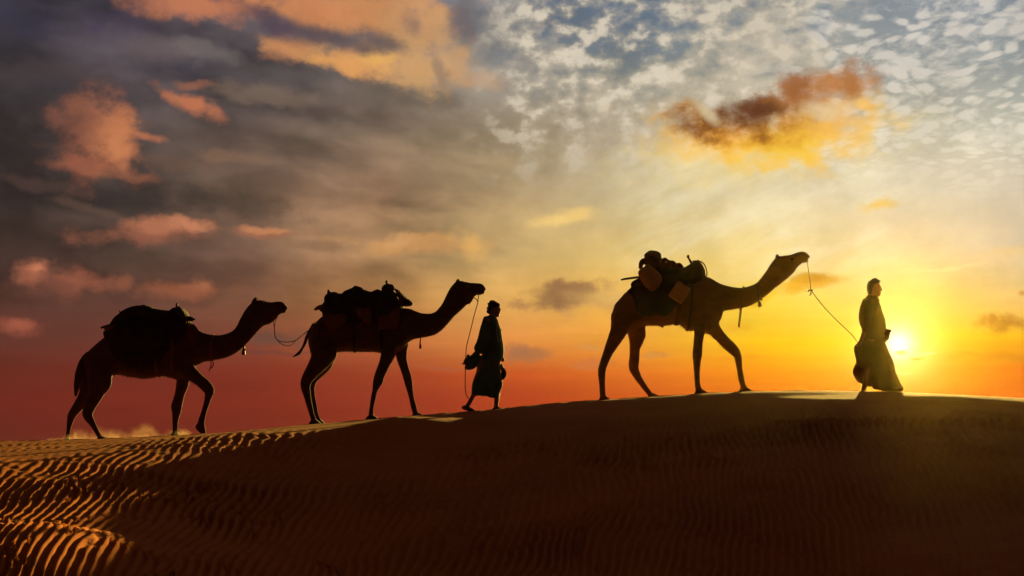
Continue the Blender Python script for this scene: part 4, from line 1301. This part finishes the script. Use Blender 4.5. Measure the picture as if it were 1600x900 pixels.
r = thing('bell_collar', 'thin collar with dark hanging tassel high on the neck of the farthest left camel', 'collar', base_at(Z1H, 155, 785))
ring_around(Z1H, 70, 470, 160, 665, .106, .007).build('collar', MS['leather'], r)
f = Form()
P = [Z1H.m(*p) for p in ((160, 665), (160, 700), (156, 735), (154, 770), (153, 785))]
f.tube([(a, DC, b) for a, b in P], [.008, .014, .026, .031, .026], 10, 3)
a = Z1H.m(174, 722); f.ball((a[0], DC, a[1]), (.016, .012, .018), 8)
f.build('tassel', MS['leather'], r)

# ------------------------------------------------------------------ ropes
def rope(name, pts, r, lab, mat=MS['rope'], cat='rope', parts=None):
    f = Form(); f.tube(pts, r, 7, 6)
    o = f.build(name, mat, None, org=pts[-1])
    return tag(o, lab, cat)
def W(z, x, y, yy=0.0):
    a = z.m(x, y); return (a[0], DC + yy, a[1])
r = thing('lead_rope', 'thin lead rope with a small knot hanging from the right-hand camel to the front man', 'rope', W(Z3H, 870, 480))
f = Form(); f.tube([W(Z3H, 838, 190, -.03), W(Z3H, 846, 250, -.04), W(Z3H, 858, 340, -.05), W(Z3H, 868, 430, -.06), W(Z3H, 876, 480, -.07), (px3(1284, 479, -.09)), (px3(1304, 501, -.12)), px3(1318, 515, -.15), px3(1328, 526, -.18), px3(1336, 538, -.22)], .0058, 7, 6)
f.build('line', MS['rope'], r)
f = Form()
f.tube([W(Z3H, 842, 495, -.07), W(Z3H, 850, 475, -.09), W(Z3H, 866, 482, -.06), W(Z3H, 880, 470, -.08), W(Z3H, 886, 485, -.05), W(Z3H, 868, 498, -.08), W(Z3H, 872, 515, -.07), W(Z3H, 856, 530, -.07)], .0085, 7, 5)
f.build('knot', MS['rope'], r)
r = thing('lead_rope', 'long lead rope from the middle camel down through the robed man'"'"'s hand', 'rope', W(Z2H, 740, 325))
f = Form(); f.tube([W(Z2H, 750, 248, -.05), W(Z2H, 742, 300, -.06), W(Z2H, 738, 340, -.08), W(Z2H, 700, 480, -.12), W(Z2H, 668, 620, -.18), W(Z2H, 640, 740, -.24), W(Z2H, 620, 830, -.28), px3(729.0, 556, -.32), px3(728.5, 566, -.33), px3(728, 590, -.32), px3(728, 608, -.31), px3(729.5, 618, -.30), px3(733, 624, -.28)], .0068, 7, 6)
f.build('line', MS['rope'], r)
f = Form(); f.tube([W(Z2H, 690, 285, -.08), W(Z2H, 712, 292, -.09), W(Z2H, 728, 306, -.08), W(Z2H, 740, 326, -.07)], .007, 7, 5)
f.build('chin_cord', MS['rope'], r)
r = thing('lead_rope', 'slack double rope tying the farthest left camel to the tail end of the middle camel', 'rope', W(Z1H, 560, 620))
f = Form(); f.tube([W(Z1H, 560, 305, -.03), W(Z1H, 552, 350, -.05), W(Z1H, 522, 380, -.07), W(Z1H, 514, 410, -.07), W(Z1H, 526, 480, -.07), W(Z1H, 534, 570, -.08), W(Z1H, 566, 618, -.08), W(Z1H, 640, 638, -.08), W(Z1H, 760, 625, -.08), W(Z1H, 840, 570, -.08), W(Z1H, 910, 510, -.07), W(Z2L, 185, 85, -.06), W(Z2L, 235, 20, -.1)], .0065, 7, 6)
f.build('line', MS['rope'], r)
f = Form(); f.tube([W(Z1H, 545, 330, -.05), W(Z1H, 548, 370, -.09), W(Z1H, 530, 440, -.09), W(Z1H, 530, 540, -.09), W(Z1H, 560, 612, -.10), W(Z1H, 610, 662, -.10), W(Z1H, 680, 684, -.10), W(Z1H, 730, 668, -.10), W(Z1H, 790, 610, -.10), W(Z1H, 850, 562, -.09), W(Z1H, 905, 515, -.08)], .0055, 7, 6)
f.build('line', MS['rope'], r)

# ------------------------------------------------------------------ people
HT = Z(1330, 430, 9.0); HA = Z(1280, 420, 4.09)
def hand(f, c, fwd, up, curl=0.6, size=1.0, side=1):
    """palm with five separate bent fingers closing round a grip at c"""
    c = Vector(c); fwd = Vector(fwd).normalized(); up = Vector(up); up = (up - fwd * up.dot(fwd)).normalized()
    nrm = fwd.cross(up)
    k = 0.01 * size
    def P(a, b, d): return tuple(c + fwd * (a * k) + up * (b * k) + nrm * (d * k))
    f.tube([P(-6.5, 0, 0), P(-3, 0, 0), P(1, .2, 0), P(3.4, .2, .2)], [2.3 * k, 2.9 * k, 3.5 * k, 2.6 * k], 10, 3)
    for i, (b, L) in enumerate(((2.7, 3.0), (1.0, 3.4), (-.8, 3.1), (-2.5, 2.4))):
        q = curl * (1 + .12 * i)
        f.tube([P(2.2, b, .2), P(4.2 + L * .2, b * 1.05, .6), P(4.2 + L * .7 * cos(q), b * 1.05, .6 + L * .9 * sin(q)),
                P(4.2 + L * (.7 * cos(q) + .4 * cos(2.1 * q)), b, .6 + L * (.9 * sin(q) + .7 * sin(min(2.1 * q, 2.6))))],
               [1.0 * k, .95 * k, .85 * k, .65 * k], 8, 3)
    f.tube([P(-2.5, 2.6, .4), P(-.6, 4.2, 1.4), P(1.4, 4.4, 2.4), P(3.0, 3.8, 3.0)], [1.3 * k, 1.15 * k, 1.0 * k, .75 * k], 8, 3)

def skull(f, z, rows, yc=0.0):
    f.slab(z, rows, yo=yc, n=26, sub=5, cap=.6)

def man_front():
    root = thing('person', 'bareheaded man in long billowing wrap cloth leading the caravan beside the low sun', 'person', base_at(HA, 280, 790))
    yc = DC
    f = Form()
    skull(f, HT, [(300, 70, 350, 70, .035, yc), (252, 100, 388, 96, .064, yc), (232, 135, 398, 132, .076, yc), (225, 172, 408, 160, .079, yc), (226, 205, 412, 190, .077, yc), (234, 238, 408, 225, .070, yc),
                  (246, 268, 408, 255, .060, yc), (270, 292, 402, 280, .048, yc)])
    f.slab(HT, [(246, 240, 350, 250, .055, yc), (246, 285, 352, 305, .054, yc), (236, 330, 360, 345, .060, yc), (215, 375, 365, 380, .075, yc)], n=18)
    # brow, nose, lips, chin, ear
    f.limb(HT, [(398, 150, 22), (412, 172, 18), (422, 195, 20), (430, 211, 17), (420, 219, 14), (406, 220, 16)], yo=yc, ratio=.62)
    f.limb(HT, [(398, 142, 16), (403, 150, 16)], yo=yc, ratio=1.8)
    f.limb(HT, [(402, 240, 16), (412, 243, 12), (404, 248, 14), (413, 254, 12), (402, 262, 14)], yo=yc, ratio=1.4)
    f.limb(HT, [(395, 272, 26), (402, 282, 22)], yo=yc, ratio=1.2)
    for s in (-1, 1):
        f.limb(HT, [(300, 175, 22, yc + s * .078), (296, 195, 28, yc + s * .084), (304, 218, 18, yc + s * .078)], ratio=.35, n=10)
    # trunk and limbs under the clothes
    f.slab(HA, [(275, 205, 370, 215, .15, yc), (270, 260, 395, 285, .17, yc), (282, 350, 400, 355, .15, yc), (285, 420, 395, 425, .15, yc), (285, 490, 405, 490, .16, yc)], n=20)
    f.limb(HA, [(330, 470, 90, yc - .08), (322, 560, 72, yc - .09), (312, 630, 56, yc - .09), (296, 690, 46, yc - .09), (282, 745, 34, yc - .09), (272, 790, 30, yc - .09)], ratio=.5)
    f.limb(HA, [(370, 470, 90, yc + .08), (400, 580, 72, yc + .09), (430, 680, 52, yc + .09), (455, 740, 38, yc + .09), (472, 770, 30, yc + .09)], ratio=.5)
    for (ox, oy, y) in ((272, 800, yc - .09), (468, 785, yc + .09)):
        f.slab(HA, [(ox - 18, oy - 16, ox - 18, oy, .03, y), (ox, oy - 24, ox, oy + 2, .038, y), (ox + 30, oy - 12, ox + 30, oy + 2, .045, y), (ox + 66, oy - 6, ox + 66, oy + 1, .036, y)], n=12)
    # near arm hangs back to the rope, far arm bent forward holding the cloth
    f.limb(HA, [(318, 225, 56, yc - .19), (300, 300, 46, yc - .23), (282, 360, 40, yc - .25), (262, 420, 32, yc - .24), (244, 465, 22, yc - .23)], ratio=.5)
    f.limb(HA, [(345, 230, 56, yc + .17), (345, 310, 46, yc + .20), (355, 375, 40, yc + .18), (390, 395, 32, yc + .08), (412, 402, 26, yc + .0)], ratio=.5)
    h1 = HA.m(236, 482); h2 = HA.m(428, 405)
    hand(f, (h1[0], yc - .225, h1[1]), (-.35, 0, -1), (0, -1, 0), .9)
    hand(f, (h2[0], yc - .01, h2[1]), (1, -.2, -.1), (0, 0, 1), 1.0)
    f.build('body', MS['skin'], root, 0.0075, 1)
    for s in (-1, 1):
        e = Form(); a = HT.m(384, 172); e.ball((a[0], yc + s * .036, a[1]), (.011, .011, .009), 10); e.build('eye', MS['eye'], root)
    # hair
    h = Form()
    h.slab(HT, [(290, 60, 372, 63, .045, yc), (250, 84, 398, 84, .072, yc), (228, 115, 392, 108, .084, yc), (219, 150, 352, 140, .086, yc), (219, 185, 322, 180, .083, yc), (228, 225, 300, 215, .075, yc), (240, 268, 285, 262, .058, yc)], n=26)
    h.limb(HT, [(380, 75, 24), (396, 84, 22), (400, 98, 16)], yo=yc, ratio=1.6)
    h.build('hair', MS['hair'], root, 0.0075, 1, 0.006, 60)
    # shirt
    s = Form()
    s.slab(HA, [(312, 172, 348, 186, .07, yc), (292, 190, 372, 205, .14, yc), (270, 212, 384, 235, .20, yc), (259, 255, 399, 275, .215, yc), (256, 305, 415, 318, .215, yc), (262, 345, 419, 352, .205, yc),
                (276, 380, 419, 385, .195, yc), (276, 405, 414, 412, .195, yc), (270, 430, 404, 440, .195, yc), (267, 452, 396, 458, .19, yc)], n=34, sub=4, cap=.12)
    s.limb(HA, [(322, 225, 70, yc - .185), (302, 300, 60, yc - .225), (285, 355, 54, yc - .245), (268, 405, 46, yc - .24)], ratio=.5)
    s.limb(HA, [(345, 230, 70, yc + .165), (350, 310, 60, yc + .2), (358, 370, 56, yc + .18), (392, 392, 46, yc + .09), (410, 400, 40, yc + .03)], ratio=.5)
    s.limb(HA, [(350, 180, 14, yc - .05), (366, 192, 16, yc - .04), (378, 206, 10, yc - .03)], ratio=1.2)
    s.build('shirt', MS['olive_cloth'], root, 0.010, 1, 0.006, 10, folds(16, 10, 0.010, 1.0))
    b = Form()
    b.limb(HA, [(400, 400, 20, yc - .02), (425, 410, 40, yc - .03), (440, 402, 34, yc - .03), (455, 397, 14, yc - .03)], ratio=.9)
    b.limb(HA, [(430, 415, 34, yc - .03), (424, 440, 34, yc - .02), (405, 462, 40, yc - .04), (396, 490, 26, yc - .06)], ratio=.7)
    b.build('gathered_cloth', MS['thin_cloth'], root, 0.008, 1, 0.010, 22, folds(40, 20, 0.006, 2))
    # wrap
    w = Form()
    w.slab(HA, [(284, 452, 402, 456, .17, yc), (252, 468, 424, 482, .20, yc), (228, 490, 434, 506, .215, yc), (222, 520, 446, 535, .225, yc), (230, 560, 462, 572, .235, yc), (248, 603, 476, 612, .24, yc),
                (288, 650, 482, 656, .245, yc), (330, 700, 500, 704, .25, yc), (345, 735, 515, 740, .25, yc), (352, 760, 532, 768, .24, yc), (400, 772, 512, 776, .20, yc), (455, 784, 495, 786, .10, yc)], n=40, sub=5, cap=.08)
    def wf(p):
        a = np.arctan2(p[:, 1] - yc, p[:, 0] - px3(1375, 0, 0)[0])
        t = np.clip((HA.m(0, 470)[1] - p[:, 2]) / 0.8, 0, 1)
        return (np.sin(a * 9 + p[:, 2] * 2.2 + fbm(p[:, 0] * 3, p[:, 1] * 3, p[:, 2] * 1.4, 2) * 6) * 0.016 + np.sin(a * 17 + 2) * 0.006) * t
    w.build('wrap_skirt', MS['wrap_cloth'], root, 0.011, 1, 0.004, 10, wf)
    v = Form()
    v.slab(HA, [(240, 548, 330, 556, .10, yc + .10), (246, 590, 334, 596, .115, yc + .12), (238, 625, 338, 632, .12, yc + .13), (231, 660, 345, 668, .12, yc + .14), (244, 695, 352, 705, .11, yc + .14), (272, 722, 356, 738, .10, yc + .14), (305, 744, 358, 758, .06, yc + .13)], n=30, cap=.1)
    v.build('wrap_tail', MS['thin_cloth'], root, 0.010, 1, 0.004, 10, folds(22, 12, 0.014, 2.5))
    return root
man_a = man_front()

RT = Z(720, 465, 9.0); RB = Z(715, 550, 9.0)
def man_middle():
    root = thing('person', 'man in turban and dark teal robe leading the middle camel by a rope', 'person', base_at(RB, 380, 850))
    yc = DC - .12
    f = Form()
    skull(f, RT, [(420, 95, 500, 100, .055, yc), (395, 130, 535, 128, .076, yc), (385, 165, 548, 150, .08, yc), (388, 195, 550, 180, .079, yc), (395, 220, 550, 208, .072, yc), (410, 245, 545, 235, .062, yc), (440, 268, 536, 262, .048, yc)])
    f.slab(RT, [(405, 215, 505, 235, .055, yc), (402, 255, 500, 275, .057, yc), (392, 300, 505, 315, .075, yc)], n=18)
    f.limb(RT, [(543, 150, 18), (552, 170, 17), (560, 185, 15), (550, 194, 15)], yo=yc, ratio=.65)
    f.limb(RT, [(545, 205, 13), (553, 212, 11), (547, 218, 12), (552, 225, 11), (543, 234, 13)], yo=yc, ratio=1.4)
    f.limb(RT, [(528, 252, 28), (536, 265, 24)], yo=yc, ratio=1.1)
    f.slab(RT, [(345, 310, 520, 330, .15, yc), (310, 400, 545, 420, .17, yc), (290, 560, 560, 570, .16, yc), (300, 700, 560, 710, .15, yc), (300, 850, 560, 850, .16, yc)], n=20)
    f.limb(RB, [(360, 160, 190, yc - .07), (330, 320, 120, yc - .08), (300, 450, 90, yc - .08), (258, 560, 70, yc - .08), (208, 650, 62, yc - .08), (168, 725, 60, yc - .08), (130, 775, 52, yc - .08)], ratio=.5)
    f.limb(RB, [(480, 160, 190, yc + .08), (520, 320, 130, yc + .08), (548, 450, 96, yc + .08), (556, 560, 88, yc + .08), (550, 660, 76, yc + .08), (544, 740, 64, yc + .08), (536, 790, 60, yc + .08)], ratio=.5)
    # arms: near one trails with the rope, far one carries a bundle in front
    f.limb(RT, [(385, 350, 110, yc - .19), (350, 500, 76, yc - .23), (318, 640, 66, yc - .24), (262, 745, 56, yc - .24), (185, 828, 46, yc - .23), (125, 880, 44, yc - .22)], ratio=.5)
    f.limb(RT, [(450, 350, 100, yc + .19), (470, 520, 90, yc + .23), (500, 680, 80, yc + .22), (560, 800, 64, yc + .16), (590, 880, 54, yc + .12)], ratio=.5)
    h1 = RB.m(124, 150); h2 = RB.m(622, 225)
    hand(f, (h1[0], yc - .215, h1[1]), (-.3, 0, -1), (0, -1, 0), 1.0)
    hand(f, (h2[0], yc + .10, h2[1]), (.25, 0, -1), (0, 1, 0), 1.0)
    f.build('body', MS['skin'], root, 0.0075, 1)
    for s in (-1, 1):
        e = Form(); a = RT.m(532, 168); e.ball((a[0], yc + s * .036, a[1]), (.011, .011, .009), 10); e.build('eye', MS['eye'], root)
    t = Form()
    t.slab(RT, [(428, 50, 485, 54, .04, yc), (388, 78, 530, 88, .085, yc), (382, 108, 546, 112, .10, yc), (376, 140, 548, 138, .103, yc), (366, 172, 480, 166, .095, yc), (368, 205, 440, 200, .085, yc), (386, 236, 430, 232, .07, yc)], n=28)
    t.build('turban', MS['black_cloth'], root, 0.009, 1, 0.008, 14, lambda p: 0.008 * np.sin(p[:, 2] * 95 + p[:, 0] * 40 + 3 * np.arctan2(p[:, 1] - yc, p[:, 0])))
    s = Form()
    s.slab(RT, [(402, 252, 500, 282, .085, yc), (365, 275, 512, 305, .13, yc), (332, 298, 524, 335, .175, yc), (304, 370, 542, 400, .205, yc), (284, 460, 566, 475, .215, yc), (268, 540, 580, 550, .22, yc),
                (270, 610, 594, 625, .215, yc), (280, 690, 606, 705, .21, yc), (292, 770, 602, 780, .205, yc), (306, 850, 592, 855, .20, yc)], n=34, sub=4, cap=.12)
    s.slab(RB, [(312, 60, 622, 60, .20, yc), (305, 150, 604, 160, .20, yc), (268, 262, 604, 270, .205, yc), (236, 370, 626, 385, .215, yc), (214, 470, 630, 470, .225, yc), (200, 560, 612, 560, .235, yc), (196, 596, 592, 640, .235, yc), (250, 616, 585, 650, .21, yc)], n=34, sub=4, cap=.05)
    # sleeve of the trailing arm
    s.limb(RT, [(390, 340, 150, yc - .17), (350, 500, 160, yc - .22), (312, 640, 160, yc - .24), (275, 745, 170, yc - .24)], ratio=.42)
    s.slab(RB, [(285, 20, 345, 110, .10, yc - .24), (240, 50, 300, 190, .10, yc - .24), (195, 82, 240, 255, .095, yc - .235), (150, 75, 170, 268, .085, yc - .23), (138, 105, 108, 262, .06, yc - .225)], n=24, cap=.1)
    s.limb(RB, [(146, 90, 22, yc - .23), (152, 66, 22, yc - .23), (170, 74, 20, yc - .23)], ratio=.8)
    def rf(p):
        t = np.clip((RB.m(0, 160)[1] - p[:, 2]) / 0.5, 0.25, 1)
        return (np.sin(p[:, 0] * 26 + p[:, 2] * 3 + fbm(p[:, 0] * 3, p[:, 1] * 3, p[:, 2] * 1.4, 2) * 6) * 0.010 + np.sin(p[:, 0] * 55 + p[:, 2] * 8 + 2) * 0.004) * t
    s.build('robe', MS['teal_cloth'], root, 0.010, 1, 0.006, 10, rf)
    # pale shawl edges down the front
    w = Form()
    w.limb(RT, [(428, 246, 14, yc - .10), (462, 268, 14, yc - .13), (492, 300, 16, yc - .17), (505, 360, 16, yc - .20), (514, 430, 16, yc - .215), (508, 510, 16, yc - .225), (520, 590, 16, yc - .225), (530, 655, 14, yc - .22)], ratio=.35)
    w.limb(RT, [(515, 330, 14, yc - .12), (540, 420, 16, yc - .16), (562, 500, 18, yc - .17), (560, 600, 20, yc - .18), (582, 680, 24, yc - .17), (592, 760, 24, yc - .16), (592, 850, 22, yc - .16)], ratio=.4)
    w.limb(RT, [(566, 460, 14, yc - .08), (575, 470, 16, yc - .08)], ratio=.8)
    w.build('shawl', MS['shawl'], root, 0.008, 1, 0.004, 18)
    b = Form()
    b.limb(RB, [(610, 200, 30, yc + .04), (636, 250, 60, yc + .02), (650, 310, 74, yc), (636, 365, 60, yc), (614, 392, 24, yc)], ratio=.8)
    for k in range(9):
        x0, y0 = 655 + rng.random() * 20, 250 + k * 13
        b.limb(RB, [(x0 - 20, y0, 12, yc + .01 * k - .04), (x0 + 8, y0 + 6, 9, yc + .01 * k - .04), (x0 + 26, y0 + 18 - 30 * (k % 3 == 0), 6, yc + .01 * k - .05)], ratio=.8)
    b.build('cloth_bag', MS['black_cloth'], root, 0.008, 1, 0.010, 20)
    for nm, st in (('shoe', [(78, 765, 74, 808, .035, yc - .08), (110, 752, 108, 822, .045, yc - .08), (160, 765, 150, 838, .046, yc - .08), (205, 790, 195, 856, .048, yc - .08), (250, 822, 240, 860, .044, yc - .08), (290, 846, 284, 860, .028, yc - .08)]),
                   ('shoe', [(488, 800, 486, 832, .034, yc + .08), (515, 775, 514, 836, .044, yc + .08), (565, 768, 562, 832, .046, yc + .08), (605, 785, 602, 826, .045, yc + .08), (638, 806, 634, 820, .028, yc + .08)])):
        g = Form(); g.slab(RB, st, n=18); g.build(nm, MS['leather'], root, 0.007, 1)
    return root
man_b = man_middle()

# ------------------------------------------------------------------ sand blown up by the left camel's feet
def dust():
    m = bpy.data.materials.new('blown_dust'); m.use_nodes = True
    t = m.node_tree; t.nodes.clear(); g = G(t)
    tc = g.node('ShaderNodeTexCoord')
    Pg = tc.outputs['Generated']
    x, y, z = g.sep(Pg)
    ob = tc.outputs['Object']
    n = g.noise(g.vm('MULTIPLY', ob, (1.0, 1.0, 1.3)).outputs[0], 5.5, 5.0, 0.62, 1.2)
    lump = g.noise(g.xyz(g.mul(g.sep(ob)[0], 1.6), 0.0, 0.0), 2.2, 3.0, 0.5)
    hgt = g.mad(g.mul(g.ss(x, 0.10, 0.42), g.ss(x, 0.98, 0.75)), g.ss(lump, 0.35, 0.62, 0.22, 0.85), 0.12)
    env = g.ss(g.m('DIVIDE', z, hgt), 1.0, 0.1)
    ed = g.mul(g.mul(g.ss(x, 0.0, 0.05), g.ss(x, 1.0, 0.95)), g.mul(g.ss(y, 0.0, 0.25), g.ss(y, 1.0, 0.75)))
    den = g.mul(g.mul(env, ed), g.mul(g.ss(n, 0.40, 0.72), 0.75))
    pv = g.node('ShaderNodeVolumePrincipled')
    pv.inputs['Color'].default_value = (1.0, 0.78, 0.55, 1)
    pv.inputs['Anisotropy'].default_value = 0.55
    g.put(pv.inputs['Density'], den)
    out = g.node('ShaderNodeOutputMaterial'); t.links.new(pv.outputs[0], out.inputs['Volume'])
    x0, x1 = px3(20, 0, 0)[0], px3(350, 0, 0)[0]
    z0 = px3(0, 692, 0)[2]; z1 = px3(0, 655, 0)[2]
    bm = bmesh.new(); bmesh.ops.create_cube(bm, size=1)
    me = bpy.data.meshes.new('sand_dust')
    for v in bm.verts:
        v.co = Vector((v.co.x * (x1 - x0), v.co.y * 0.7, v.co.z * (z1 - z0)))
    bm.to_mesh(me); bm.free(); me.materials.append(m)
    o = bpy.data.objects.new('sand_dust', me); C.objects.link(o)
    o.location = ((x0 + x1) / 2, DC + .05, (z0 + z1) / 2)
    o['kind'] = 'stuff'; o['label'] = 'thin cloud of blown sand low behind the feet of the farthest left camel'; o['category'] = 'dust'
dust()
